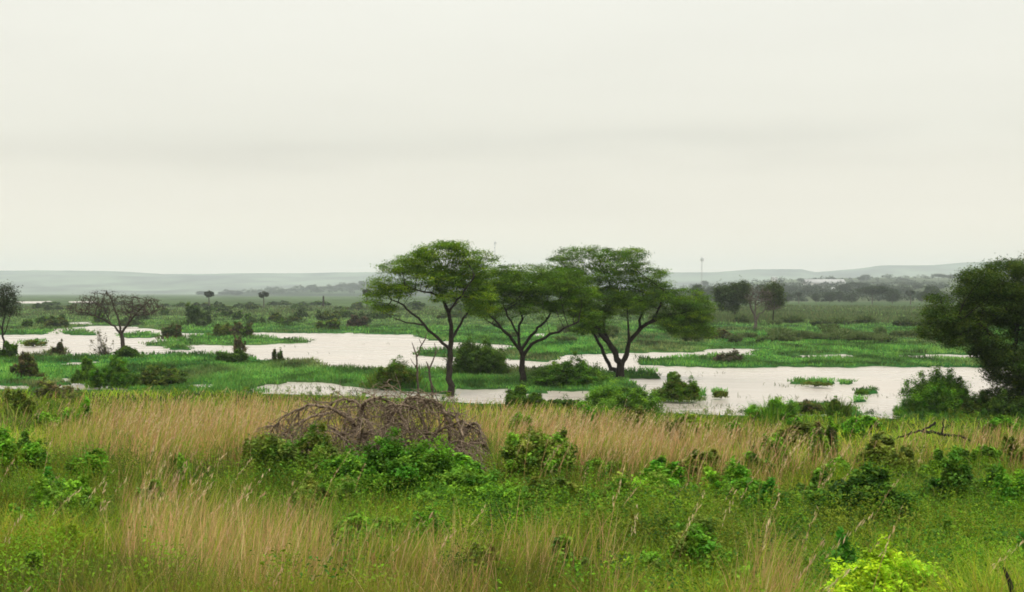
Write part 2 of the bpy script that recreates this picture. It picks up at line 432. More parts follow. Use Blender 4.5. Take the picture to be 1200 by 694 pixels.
def px_tree(name, label, cat, base, limbs, blobs, seed, natt=350, leafn=40, leaf=.10, sig=(.3, .3, .12), cols=((.05, .10, .02),), probs=None, bark=None, r0=.012,
            depth=.55, step=None, kill=None, group=None, ratio=.5, droop=.0, topcol=None, leaf_shell=1.0, crown_name='crown', trunk_name='trunk', zlift=0, thick=1.):
    """a tree standing at photograph pixel base; limbs = polylines [(px,py,dz_m,radius_px)...], blobs = crown masses [(px,py,rx,ry)] or (.., depth offset)"""
    rng = rs(seed)
    x0, d0, z0 = gpt(*base) if len(base) == 2 else ((base[0]-CX)/F*base[2], base[2], ground_z(np.array([(base[0]-CX)/F*base[2]]), np.array([base[2]]), np.zeros(1))[0])
    s = d0/F
    def loc(px, py, off=0): return np.array([(px-CX)*s-x0, off, EYE-(py-HY)*s-z0])
    if len(blobs):
        xs0 = min(b[0]-b[2] for b in blobs); xs1 = max(b[0]+b[2] for b in blobs); hw = (xs1-xs0)/2*s
        cx0 = base[0]
    nodes, par, rad = [], [], []
    for li, lb in enumerate(limbs):
        pts = [loc(p[0], p[1], p[2]) for p in lb]; rr = [p[3]*s*thick for p in lb]
        if li == 0: pts[0][2] = -.15; prev = -1
        else:
            dd = [np.linalg.norm(np.array(q)-pts[0]) for q in nodes]; prev = int(np.argmin(dd))
            pts[0] = nodes[prev]
        st = step or .35
        first = True
        for a in range(len(pts)-1):
            n = max(1, int(np.linalg.norm(pts[a+1]-pts[a])/st))
            for j in range(0 if (first and li == 0) else 1, n+1):
                t = j/n; q = pts[a]*(1-t)+pts[a+1]*t
                if not (li == 0 and first and j == 0): q = q+rng.normal(size=3)*st*.11
                nodes.append(q); par.append(prev); rad.append(rr[a]*(1-t)+rr[a+1]*t); prev = len(nodes)-1
            first = False
    rt = root(name, (x0, d0, z0), label, cat, group)
    skel = len(nodes)
    PB = []
    for b in blobs:
        off = b[4] if len(b) > 4 else 0
        rz = max(b[2]*s, depth*hw*(1-.5*abs(b[0]-(xs0+xs1)/2)/((xs1-xs0)/2)))
        c = loc(b[0], b[1], off); PB.append((c[0], c[1], c[2], b[2]*s, rz, b[3]*s))
    if PB:
        att = blob_points(rng, PB, natt, 0, shell=.25)
        P, pr = colonize(rng, nodes, par, att, step or .35, kill or .5)
    else: P, pr = np.array(nodes), np.array(par)
    R, kids = pipe_radii(pr, r0)
    R[:skel] = np.maximum(R[:skel]*.0+np.array(rad), r0)
    for i in range(skel, len(R)):
        R[i] = min(R[i], R[pr[i]]*.9)
    R = np.maximum(R, r0*.7)
    e = np.where(pr >= 0)[0]
    V, q = tubes(P[pr[e]], P[e], np.minimum(R[pr[e]], R[e]*1.35+.002), R[e], 6)
    build(trunk_name, V, [q], bark or M_BARK, rt, smooth=True)
    if leafn and PB:
        tips = P[skel:][(kids[skel:] == 0) | (rng.rand(len(P)-skel) < .35)]
        cen = np.concatenate([att, tips]); cen = cen[rng.rand(len(cen)) < leaf_shell]
        k = np.repeat(np.arange(len(cen)), leafn)
        sz = np.exp(rng.normal(size=len(cen))*.25)
        Lp = cen[k]+rng.normal(size=(len(k), 3))*np.array(sig)*sz[k][:, None]
        cc = palette(rng, len(cen), cols, .35, probs)[k]*(1+(rng.rand(len(k), 1)-.5)*.5)
        if topcol is not None:
            cc = cc
        LV, lq, lc = leaves(Lp, leaf*(.6+.8*rng.rand(len(k))), ratio, cc, rng, droop=droop)
        build(crown_name, LV, [lq], M_LEAF, rt, col=lc)
    return rt

ACA = ((.12, .225, .008), (.08, .17, .008), (.18, .28, .010), (.055, .12, .007))
ACA_D = ((.085, .18, .008), (.06, .135, .007), (.13, .23, .009), (.045, .095, .006))
kw = dict(sig=(.21, .21, .075), leaf=.10, r0=.013, thick=1.17)
px_tree('acacia_tree', 'tall airy acacia with yellow green crown, westernmost of the central three', 'tree', (527.5, 461),
    [[(527.7,461,0,5.2),(528,452,0,3.6),(527,427,0,3.2),(528.6,403,0,2.9),(529,390,0,2.6)],
     [(529,411,0,1.8),(524,407,-.1,1.7),(514,396,-.3,1.6),(503,386.5,-.5,1.5),(491,373,-.6,1.2),(473,358,-.4,1.0),(460,352,0,.6)],
     [(496,379,-.6,1.0),(487,378,-1,.8),(479,377,-1.4,.7),(466,374,-1.6,.5)],
     [(529,390,0,2.3),(527,367,.1,2.1),(518,349,.3,1.6),(512,337,.5,1.2),(506,322,.8,.8)],
     [(518,349,.3,1.1),(509,346,-.3,1.0),(500,343,-.9,.9),(476,336,-1.6,.6)],
     [(529,398,0,1.6),(535,386,.6,1.4),(542,373,1.1,1.2),(551,361,1.5,.8)],
     [(527,367,.1,1.4),(532,357,-.6,1.2),(542,346,-1.3,1.0),(557,324,-2.0,.6)],
     [(512,337,.5,1),(520,318,1.4,.8),(528,300,1.8,.5)]],
    [(512,296,38,11),(468,313,24,10),(447,333,16,11),(556,304,28,11),(500,315,26,9),(543,326,28,11),(562,348,22,10),(437,351,8,9),(474,338,15,6),(528,288,22,6),(492,303,25,8),(452,362,12,5),(520,350,16,5),(505,326,44,12),(540,338,32,12),(462,342,22,8),(566,362,18,7),(548,315,30,10)],
    11, natt=1200, leafn=50, cols=ACA, depth=.62, **kw)
px_tree('acacia_tree', 'flat topped acacia with fanned forking trunk, middle of the central three', 'tree', (613, 448),
    [[(613,448,0,4.8),(613,441,0,3.6),(612,424,0,3.1),(609.5,411,0,2.6)],
     [(609.5,412,0,1.8),(605,404,-.2,1.7),(600,397,-.5,1.5),(589,384,-.9,1.2),(577,371,-1.2,.8)],
     [(609.5,411,0,1.5),(607,394,.4,1.4),(612,376,.8,1.1),(609,358,1.2,.8)],
     [(612,418,0,2.0),(616,412,-.2,1.8),(624,403,-.5,1.6),(645,391,-1,1.4),(660,384,-1.4,1.1),(676,376,-1.7,.8)],
     [(610,410,0,1.6),(622,394,.5,1.5),(639,376,1.1,1.2),(650,362,1.5,.8)],
     [(600,397,-.4,1.2),(592,388,.6,1.0),(580,383,1.5,.8),(566,372,2.0,.5)],
     [(607,394,.4,1.2),(598,375,-.6,1.0),(590,358,-1.2,.7)]],
    [(620,318,48,8),(580,328,30,11),(658,324,32,10),(598,346,36,13),(650,348,38,13),(563,350,18,10),(685,346,20,14),(630,334,58,13),(690,370,17,11),(575,366,20,8),(625,360,34,8),(600,332,50,14),(670,360,24,10),(556,362,14,8)],
    12, natt=1350, leafn=56, cols=ACA_D, depth=.6, **kw)
px_tree('acacia_tree', 'wide dark acacia with heavy drooping bough, easternmost of the central three', 'tree', (727, 441.5),
    [[(727,442,0,5.6),(727,436,0,4.6),(727,431,0,4.4)],
     [(727,433,0,3.3),(721,415,-.2,3.1),(712,400,-.4,2.8),(700,386,-.7,2.2),(688,372,-.9,1.4)],
     [(728,433,0,3.0),(735,415,.1,2.6),(737,400,.2,2.4),(748,388,.1,2.1),(763,376,-.1,2.0),(781,370,-.3,1.7),(800,366,-.6,1.2),(815,366,-.9,.7)],
     [(736,402,.2,1.5),(736.5,390,0,1.3),(736,375,-.3,.9)],
     [(712,400,-.4,1.8),(708,382,.6,1.5),(710,362,1.2,1.2),(720,338,1.5,.9)],
     [(748,388,.1,1.6),(753,372,1.0,1.3),(758,352,1.6,1.0),(752,330,1.8,.7)],
     [(763,376,-.1,1.4),(772,358,-1,1.1),(775,340,-1.6,.7)],
     [(700,386,-.7,1.4),(688,366,-2,1.1),(682,345,-2.6,.8)],
     [(723,438,.6,2.3),(717,432,.9,2.1),(709,416,1.3,1.9),(703,402,1.6,1.6),(695,388,2.0,1.2)]],
    [(688,297,40,8),(738,299,20,8),(660,308,22,9),(722,312,38,10),(766,320,16,6),(678,336,42,16),(742,345,42,15),(800,350,30,13),(818,372,17,14),(694,370,26,13),(782,375,20,8),(800,384,26,9),(760,333,26,8),(826,388,12,10),(705,322,50,12),(690,384,22,10),(735,360,34,10),(806,386,28,11),(770,350,34,12),(815,360,24,11),(800,370,32,10),(812,376,22,10),(710,350,46,14),(665,325,26,12)],
    13, natt=2100, leafn=60, cols=ACA_D+((.05,.11,.018),), depth=.55, **kw)
px_tree('broadleaf_tree', 'dense dark green tree filling the east edge, green nearly to the ground', 'tree', (1196, 487),
    [[(1196,488,0,5),(1195,465,0,4),(1192,440,0,3.6),(1188,415,0,3)],
     [(1192,440,0,3),(1175,410,-.4,2.4),(1150,385,-.8,1.8),(1115,372,-1,1)],
     [(1188,415,0,2.6),(1195,380,.3,2),(1190,345,.3,1.4)],
     [(1195,455,0,2.6),(1225,415,.4,2),(1255,375,.6,1.2)]],
    [(1148,325,22,9),(1178,314,18,8),(1210,316,28,11),(1250,330,40,16),(1138,340,14,8),(1104,370,20,13),(1092,388,12,9),(1098,352,8,5),(1158,362,34,20),(1215,370,50,32),(1150,398,22,10),(1118,398,16,8),(1188,430,30,26),(1240,430,45,35),(1185,468,22,14),(1175,342,34,14),(1130,382,24,10),(1225,468,40,15),(1160,415,16,8)],
    14, natt=2500, leafn=60, cols=((.04,.085,.008),(.028,.06,.007),(.06,.11,.009),(.075,.115,.009)), sig=(.20,.20,.13), leaf=.10, depth=.6, step=.3, kill=.36, r0=.012)
px_tree('thorn_tree', 'leafless umbrella thorn tree spreading low over the west end of the lake', 'tree', (145.5, 416),
    [[(145.5,416,0,3.4),(144.5,405,0,2.6),(142,391,0,2.2)],
     [(142,391,0,1.4),(133,380,-.5,1.1),(122,373,-1,.9),(105,366,-1.5,.6),(88,363,-1.8,.4)],
     [(142,391,0,1.4),(137,370,.3,1.1),(129,354,.6,.8),(121,341,.9,.5)],
     [(143,391,0,1.6),(150,380,-.2,1.3),(159,370,-.5,1.0),(172,358,-.9,.7),(182,350,-1.2,.4)],
     [(150,380,-.2,1.1),(152,365,.9,.8),(150,352,1.5,.5)],
     [(133,380,-.5,.8),(120,362,.5,.7),(104,353,1.2,.4)],
     [(159,370,-.5,.8),(172,368,.9,.6),(188,361,1.8,.4)]],
    [(122,348,22,8),(158,352,26,7),(105,358,22,6),(178,358,14,8),(140,360,36,7),(92,362,16,4),(98,366,20,4),(160,366,24,7),(112,352,20,6),(186,360,8,4)],
    15, natt=1300, leafn=2, cols=((.06,.038,.02),(.04,.045,.015),(.045,.032,.02)), sig=(.22,.22,.10), leaf=.12, depth=.7, step=.28, kill=.3, r0=.022, bark=bark_mat('thorn_bark', (.03,.021,.016), (.09,.07,.055)))
px_tree('savanna_tree', 'slim dark crowned tree on the lake edge at the west margin', 'tree', (4, 419),
    [[(4,419,0,1.6),(5,400,0,1.2),(2,388,0,1.1),(5,372,0,.9),(8,355,0,.6)],[(3,388,0,.8),(-5,372,.5,.6),(-8,360,.8,.4)],[(4,392,0,.7),(12,378,-.5,.5),(18,366,-.8,.3)]],
    [(7,341,11,7),(12,352,10,7),(0,352,14,8),(-8,360,9,7),(16,364,8,5),(4,366,12,6)],
    16, natt=260, leafn=16, cols=((.03,.05,.012),(.02,.036,.01),(.042,.045,.015)), sig=(.26,.26,.2), leaf=.16, depth=.8, step=.4, kill=.45, r0=.018)
px_tree('bare_tree', 'small half bare tree rising from the marsh beside the dark round crowns', 'tree', (885, 386),
    [[(885,386,0,1.4),(885.5,376,0,1.1),(884.5,369,0,.9)],[(884.5,372,0,.7),(880,360,-.3,.6),(878,352,-.6,.5),(882,344,-.8,.3)],[(885,374,0,.7),(890,368,.4,.5),(898,364,.7,.4),(912,361,.9,.3)],[(884.5,369,0,.7),(886,358,.6,.5),(890,345,.9,.3)]],
    [(886,340,9,6),(897,346,10,8),(878,350,6,6),(905,360,9,4),(892,354,12,6)],
    17, thick=1.8, natt=260, leafn=3, cols=((.09,.07,.05),(.07,.06,.04)), sig=(.3,.3,.2), leaf=.25, depth=.8, step=.5, kill=.5, r0=.045, bark=M_GREYBARK)
px_tree('round_tree', 'dark round crowned tree just east of the bare marsh tree', 'tree', (905, 380),
    [[(906,380,0,1),(906,366,0,.8),(907,352,0,.6)]],
    [(907,343,10,9),(900,345,6,7),(908,354,9,6)],
    18, natt=300, leafn=34, cols=((.05,.08,.012),(.035,.058,.010),(.065,.09,.015)), sig=(.42,.42,.42), leaf=.38, depth=.8, step=.8, kill=.8, r0=.04)
px_tree('broad_tree', 'dark lumpy tree with hanging crown masses, just west of the bare marsh tree', 'tree', (862, 377),
    [[(862,377,0,1),(861,362,0,.8),(860,350,0,.7)],[(861,362,0,.6),(850,352,0,.4)],[(861,362,0,.6),(872,350,0,.4)]],
    [(868,339,11,7),(850,343,9,7),(843,350,4,6),(848,358,4,4),(860,345,14,8),(860,360,4,4),(872,350,7,6),(841,342,4,4)],
    19, natt=480, leafn=34, cols=((.045,.08,.012),(.032,.058,.010),(.06,.09,.015)), sig=(.42,.42,.42), leaf=.38, depth=.6, step=.8, kill=.8, r0=.04)

# dead snags beside the west acacia
def snag(label, base, limbs, seed):
    return px_tree('dead_snag', label, 'dead tree', base, limbs, [], seed, leafn=0, bark=bark_mat('snag_wood', (.04,.028,.02), (.13,.10,.075), 12), step=.18, trunk_name='bare_trunk')
snag('taller dead snag with a forked tip standing west of the airy acacia', (491, 465),
     [[(491,465,0,1.6),(490,452,0,1.3),(489,439,0,1.3),(488,415,0,1.0),(485,407,0,.8),(483,402,0,.4)],[(488,418,0,.9),(494,404,.1,.8),(499,394,.2,.6),(501,388,.2,.3)],[(489,430,0,.6),(484,424,-.2,.4),(481,420,-.3,.2)],[(494,404,.1,.5),(492,398,0,.3)]], 31)
snag('shorter twisted snag close to the airy acacia trunk', (506, 467),
     [[(507,467,0,2.0),(506,455,0,1.6),(504,445,0,1.5),(503,432,0,1.2),(500,425,0,.6)],[(503,434,0,1.2),(507,424,.1,.9),(510.5,414,.1,.8),(509.5,402,.1,.4)],[(505,450,0,.8),(511,458,-.2,.6),(513,466,-.3,.4)],[(504,437,0,.6),(497,436,-.2,.4)],[(510,414,.1,.5),(513,408,.2,.3)]], 32)

# ------------------------------------------------------------------ far trees: copies of a few kinds
def far_tree_proto(kind, seed):
    rng = rs(seed)
    rt = root('distant_tree', (0, -60, -40), 'x', 'tree')
    H = 10.
    if kind == 'palm':
        A = [[0, 0, -.3], [.1, 0, 3], [.0, .1, 6]]; B = [[.1, 0, 3], [0, .1, 6], [.1, .1, 8]]
        V, q = tubes(A, B, [.28, .24, .22], [.24, .22, .18], 6)
        build('trunk', V, [q], M_GREYBARK, rt, smooth=True)
        n = 60; Vs, Qs, Cs = [], [], []; b = 0
        for i in range(n):
            a = rng.rand()*6.28; e = math.asin(rng.uniform(-.95, 1))
            D = np.array([math.cos(a)*math.cos(e), math.sin(a)*math.cos(e), math.sin(e)])
            c = np.array([.1, .1, 7.7])+D*rng.uniform(.5, 1.6)
            m = 11
            ang = np.linspace(-1.5, 1.5, m); S = np.cross(D, rng.normal(size=3)); S /= np.linalg.norm(S)+1e-6; T = np.cross(S, D)
            dr = D[None]*np.cos(ang)[:, None]+S[None]*np.sin(ang)[:, None]
            L = 1.0
            for v in dr:
                w = np.cross(v, T); w = w/(np.linalg.norm(w)+1e-6)*.24
                Vs += [c, c+v*L*.6+w, c+v*L, c+v*L*.6-w]
            k = len(dr)
            Qs.append(b+np.arange(k*4).reshape(k, 4)); b += 4*k
            Cs.append(np.repeat(palette(rng, 1, ((.035, .05, .022), (.05, .06, .03)), .3), 4*k, 0))
        build('fronds', np.array(Vs), [np.concatenate(Qs)], M_LEAF, rt, col=np.concatenate(Cs))
        return rt
    if kind == 'umbrella': bl = [(0, 0, 7.6, 5.5, 5.5, 1.6), (2.5, 1, 8.6, 3.5, 3.5, 1.2), (-3, -1, 7.4, 3, 3, 1.4), (0, 2, 6.3, 5, 4, 1)]; wood = 4
    elif kind == 'round': bl = [(0, 0, 6.3, 3.8, 3.8, 3.4), (1.5, 0, 7.6, 2.6, 2.6, 2.2), (-1.8, 1, 5.6, 2.6, 2.6, 2.2), (.5, -1, 3.8, 3, 3, 1.8)]; wood = 2.5
    else: bl = [(0, 0, 6, 4.8, 4.2, 2.8), (3.2, 0, 5, 3.2, 3, 2.6), (-3.4, 1, 4.6, 3.2, 3, 2.4), (1, -1, 7.8, 3, 3, 1.8), (-1, 0, 3, 5, 4, 2)]; wood = 2
    nodes = [[0, 0, -.4], [.1, 0, wood*.5], [0, .1, wood]]; par = [-1, 0, 1]
    att = blob_points(rng, bl, 150, 0, .3)
    P, pr = colonize(rng, nodes, par, att, .9, 1.0)
    R, kids = pipe_radii(pr, .035); e = np.where(pr >= 0)[0]
    V, q = tubes(P[pr[e]], P[e], np.minimum(R[pr[e]], .35), np.minimum(R[e], .32), 5)
    build('trunk', V, [q], M_GREYBARK, rt, smooth=True)
    cen = blob_points(rng, bl, 260, 0, .45); k = np.repeat(np.arange(260), 26)
    Lp = cen[k]+rng.normal(size=(len(k), 3))*np.array([.55, .55, .38])
    cc = palette(rng, 260, ((.024, .042, .012), (.032, .055, .014), (.018, .03, .01), (.042, .06, .018)), .25)[k]*(1+(rng.rand(len(k), 1)-.5)*.4)
    LV, lq, lc = leaves(Lp, .42*(.6+.8*rng.rand(len(k))), .6, cc, rng)
    build('crown', LV, [lq], M_LEAF, rt, col=lc)
    return rt
PROTO = {k: far_tree_proto(k, 40+i) for i, k in enumerate(['palm', 'umbrella', 'round', 'broad'])}
PH = {'palm': 10.2, 'umbrella': 9.9, 'round': 9.9, 'broad': 9.6}; PW = {'palm': 5, 'umbrella': 11, 'round': 8.4, 'broad': 13}
PUSED = set()
NAMES = {'palm': 'palm_tree', 'umbrella': 'umbrella_tree', 'round': 'round_tree', 'broad': 'broad_tree'}
_r = random.Random(4)
def far_tree(kind, px, top, w, d, label, group=None, zbase=None):
    """crown top at photograph row `top`, width w pixels, standing at distance d"""
    s = d/F
    x = (px-CX)*s
    zb = float(zbase) if zbase is not None else float(ground_z(np.array([x]), np.array([d]), np.zeros(1))[0])
    h = EYE-(top-HY)*s-zb
    r = PROTO[kind]
    if kind in PUSED:
        c = r.copy(); C.objects.link(c)
        for ch in r.children:
            g = ch.copy(); C.objects.link(g); g.parent = c
        r = c
    PUSED.add(kind)
    r.name = NAMES[kind]
    r.location = (x, d, zb); r.scale = (w*s/PW[kind], w*s/PW[kind], h/PH[kind]); r.rotation_euler.z = _r.uniform(0, 6.28)
    tag(r, label, 'tree', group)
    if not group and 'group' in r.keys(): del r['group']
    return r
far_tree('palm', 245, 339.5, 14, 560, 'lone palm showing above the dark bush, west of the other palms')
far_tree('palm', 309, 340.5, 14, 560, 'lone palm on the plain midway between the dark bush and the post')
far_tree('palm', 430, 337, 14, 520, 'palm partly hidden behind the leftmost edge of the airy acacia crown')
far_tree('palm', 936, 341, 9, 740, 'small palm in the far tree line, nearest to the white roof')
far_tree('palm', 1067, 339, 13, 700, 'palm with a ragged head near the middle of the far tree line')
far_tree('round', 818, 333, 17, 620, 'grey green tree behind the drooping end of the wide dark acacia')
far_tree('round', 832, 336, 12, 1050, 'hazy tree below the tall mast')
far_tree('round', 892, 333, 14, 1000, 'hazy tree seen between the two dark round crowned trees')
far_tree('umbrella', 1022, 335, 38, 730, 'widest flat crowned tree of the far tree line')
far_tree('broad', 1046, 338, 26, 740, 'bushy tree touching the widest flat crowned far tree')
far_tree('round', 1092, 335, 20, 700, 'tall round tree at the east end of the far tree line')
far_tree('broad', 1112, 345, 22, 690, 'low tree peeping past the dense tree at the east edge')
TL = [('round',956,344,11,760),('round',972,342,14,745),('round',984,341,12,800),('broad',998,343,18,770),('round',924,344,12,790),('broad',912,349,16,760),('round',946,336,14,1150),('round',990,333,20,1150),
      ('umbrella',1006,331,26,1250),('broad',965,338,18,1200),('round',930,336,14,1300),('broad',1060,336,24,1150),('round',1080,342,12,760),('broad',1128,338,22,1100),('round',1076,334,14,1400),
      ('broad',1035,332,26,1500),('round',908,340,12,1100),('umbrella',915,332,18,1500),('round',870,345,10,900),('broad',800,346,16,800),('round',1105,333,16,1500),('broad',1150,345,26,720),('round',1180,342,22,740),('broad',1220,344,26,730),
      ('round',1014,322,12,2500),('umbrella',1100,321,16,2300),('umbrella',1112,322,14,2200),('round',1010,324,9,2300),('round',975,325,9,2500),('broad',940,326,14,2400),('broad',1060,326,16,2300),('round',826,329,10,2400)]
for i, (k, px, top, w, d) in enumerate(TL):
    zb = None
    if d > 900: zb = max(.1, float(hzR(np.array([px]), np.array([float(d)]))[0]))
    far_tree(k, px, top, w, float(d), 'hazy grey green tree of the far tree line and the slope behind it', 'trees of the far tree line and slope', zb)
for i in range(26):
    px = _r.uniform(230, 440); d = _r.uniform(2650, 3250)
    zb = max(.1, float(hzL(np.array([px]), np.array([d]))[0]))
    t = HY-(zb-EYE)/d*F
    far_tree(_r.choice(['round', 'broad']), px, t-_r.uniform(3, 5.5), _r.uniform(7, 13), d, 'pale hazy tree on the low western rise', 'trees on the low western rise', zb)

# ------------------------------------------------------------------ woods on the slopes (a mass nobody could count)
def make_woods():
    rng = rs(77)
    n = 2600
    px = rng.uniform(740, 1500, n); t = rng.rand(n); d = 1/(1/880.+(1/2950.-1/880.)*t)
    x = (px-CX)/F*d
    z = np.maximum(hzR(px, d), .1)
    k = fbm(x*.008, d*.004, 3) > .47
    px, d, x, z = px[k], d[k], x[k], z[k]
    px2 = rng.uniform(-200, 760, 900); d2 = rng.uniform(2600, 3350, 900); z2 = hzL(px2, d2); k2 = z2 > 3; 
    x = np.concatenate([x, (px2[k2]-CX)/F*d2[k2]]); z = np.concatenate([z, z2[k2]]); d = np.concatenate([d, d2[k2]])
    m = 34; N = len(x)
    R = rng.uniform(2.5, 5.5, N)*np.sqrt(d/1500); idx = np.repeat(np.arange(N), m)
    u = rng.normal(size=(len(idx), 3)); u /= np.linalg.norm(u, axis=1, keepdims=True); u[:, 2] = np.abs(u[:, 2])*.9
    P = np.stack([x[idx], d[idx], z[idx]+R[idx]*.3], 1)+u*R[idx][:, None]*rng.uniform(.5, 1.05, (len(idx), 1))
    cc = palette(rng, N, ((.026, .042, .015), (.02, .034, .013), (.038, .055, .02)), .3)[idx]
    V, q, c = leaves(P, 1.6*np.sqrt(d[idx]/1200)*(.6+.8*rng.rand(len(idx))), .8, cc, rng)
    o = build('woodland', V, [q], M_LEAF, col=c)
    tag(o, 'patchy woodland and scrub covering the distant slopes, softened by haze', 'woodland', kind='stuff')
make_woods()

# ------------------------------------------------------------------ buildings, masts, post
def boxv(x0, x1, y0, y1, z0, z1):
    V = [(x0,y0,z0),(x1,y0,z0),(x1,y1,z0),(x0,y1,z0),(x0,y0,z1),(x1,y0,z1),(x1,y1,z1),(x0,y1,z1)]
    Q = [(0,3,2,1),(4,5,6,7),(0,1,5,4),(1,2,6,5),(2,3,7,6),(3,0,4,7)]
    return np.array(V, float), np.array(Q)
M_WHITE = plain_mat('white_roof_sheet', (.34, .34, .335), .7, .12, .2); M_WALL = plain_mat('pale_wall', (.5, .48, .44), .9, .1, .3); M_DARKPANE = plain_mat('dark_opening', (.05, .055, .06), .4)
def shed(label, px, ytop, wpx, d, hwall=4., depth=14., rise=3., nwin=6):
    s = d/F; w = wpx*s; x = (px-CX)*s
    zt = EYE-(ytop-HY)*s
    zb = zt-hwall-rise
    r = root('long_building', (x, d, zb), label, 'building')
    V, Q = boxv(-w/2, w/2, 0, depth, -3, hwall); build('wall', V, [Q], M_WALL, r)
    e = .6
    V = [(-w/2-e,-e,hwall-.15),(w/2+e,-e,hwall-.15),(w/2+e,depth/2,hwall+rise),(-w/2-e,depth/2,hwall+rise),(-w/2-e,depth+e,hwall-.15),(w/2+e,depth+e,hwall-.15),
         (-w/2-e,-e,hwall+.15),(w/2+e,-e,hwall+.15),(w/2+e,depth/2,hwall+rise+.3),(-w/2-e,depth/2,hwall+rise+.3),(-w/2-e,depth+e,hwall+.15),(w/2+e,depth+e,hwall+.15)]
    Q4 = [(0,3,2,1),(3,4,5,2),(6,7,8,9),(9,8,11,10),(0,1,7,6),(4,10,11,5),(0,6,9,3),(3,9,10,4),(1,2,8,7),(2,5,11,8)]
    build('roof', V, [Q4], M_WHITE, r)
    for i in range(nwin):
        cx = -w/2+(i+.5)*w/nwin
        V, Q = boxv(cx-w/nwin*.25, cx+w/nwin*.25, -.12, .1, hwall*.35, hwall*.8); build('window', V, [Q], M_DARKPANE, r)
shed('long low building with a wide white roof on the wooded slope', 968, 327.5, 46, 2000., 5, 26, 5, 7)
shed('tiny pale building high on the slope, west of the long white roof', 908, 324.5, 6, 2500., 5, 12, 3, 2)
shed('small pale shed half hidden in trees below the long white roof', 975, 337, 20, 1500., 3, 12, 2, 3)
M_STEEL = plain_mat('mast_steel', (.42, .42, .42), .5, .1)
def mast(label, px, ytop, d, zb, panels=True, wid=.8):
    s = d/F; x = (px-CX)*s; zt = EYE-(ytop-HY)*s; h = zt-zb
    r = root('lattice_mast', (x, d, zb), label, 'mast')
    A, B, R = [], [], []
    n = 22
    def corner(t, j):
        w = wid*(1-.55*t); a = j*2.094+.4
        return (math.cos(a)*w, math.sin(a)*w, t*h)
    for i in range(n):
        t0, t1 = i/n, (i+1)/n
        for j in range(3):
            A.append(corner(t0, j)); B.append(corner(t1, j)); R.append(.11)
            A.append(corner(t0, j)); B.append(corner(t1, (j+1) % 3)); R.append(.05)
            A.append(corner(t1, j)); B.append(corner(t1, (j+1) % 3)); R.append(.04)
    V, q = tubes(A, B, R, R, 4)
    build('lattice_frame', V, [q], M_STEEL, r)
    V, q = tubes([(0, 0, h)], [(0, 0, h+2.5)], [.12], [.06], 5); build('aerial', V, [q], M_STEEL, r)
    if panels:
        for j in range(3):
            a = j*2.094
            V, Q = boxv(-.5, .5, -.25, .25, -1.8, 1.8)
            c, s_ = math.cos(a), math.sin(a); V = np.stack([V[:, 0]*c-V[:, 1]*s_+1.5*c, V[:, 0]*s_+V[:, 1]*c+1.5*s_, V[:, 2]+h-3], 1)
            build('antenna_panel', V, [Q], M_WHITE, r)
mast('tall thin lattice mast rising over the slope east of the acacias', 822.5, 301.5, 1700., float(hzR(np.array([822.]), np.array([1700.]))[0]))
mast('fainter mast tip showing over the dip between the first two acacia crowns', 580, 283, 2400., 0., True, .9)
def post():
    x, d, z = (379-CX)/F*600, 600., .1
    r = root('stone_post', (x, d, z), 'dark upright post standing alone on the far plain', 'post')
    V, q = tubes([(0, 0, -.3), (0, 0, 1.2), (0, 0, 1.4)], [(0, 0, 1.2), (0, 0, 1.4), (0, 0, 4.3)], [.62, .62, .42], [.56, .44, .34], 8)
    V2, q2 = tubes([(0, 0, 4.3)], [(0, 0, 4.75)], [.45], [.12], 8)
    build('shaft', V, [q], M_BARK, r, smooth=True); build('cap', V2, [q2], M_BARK, r)
post()

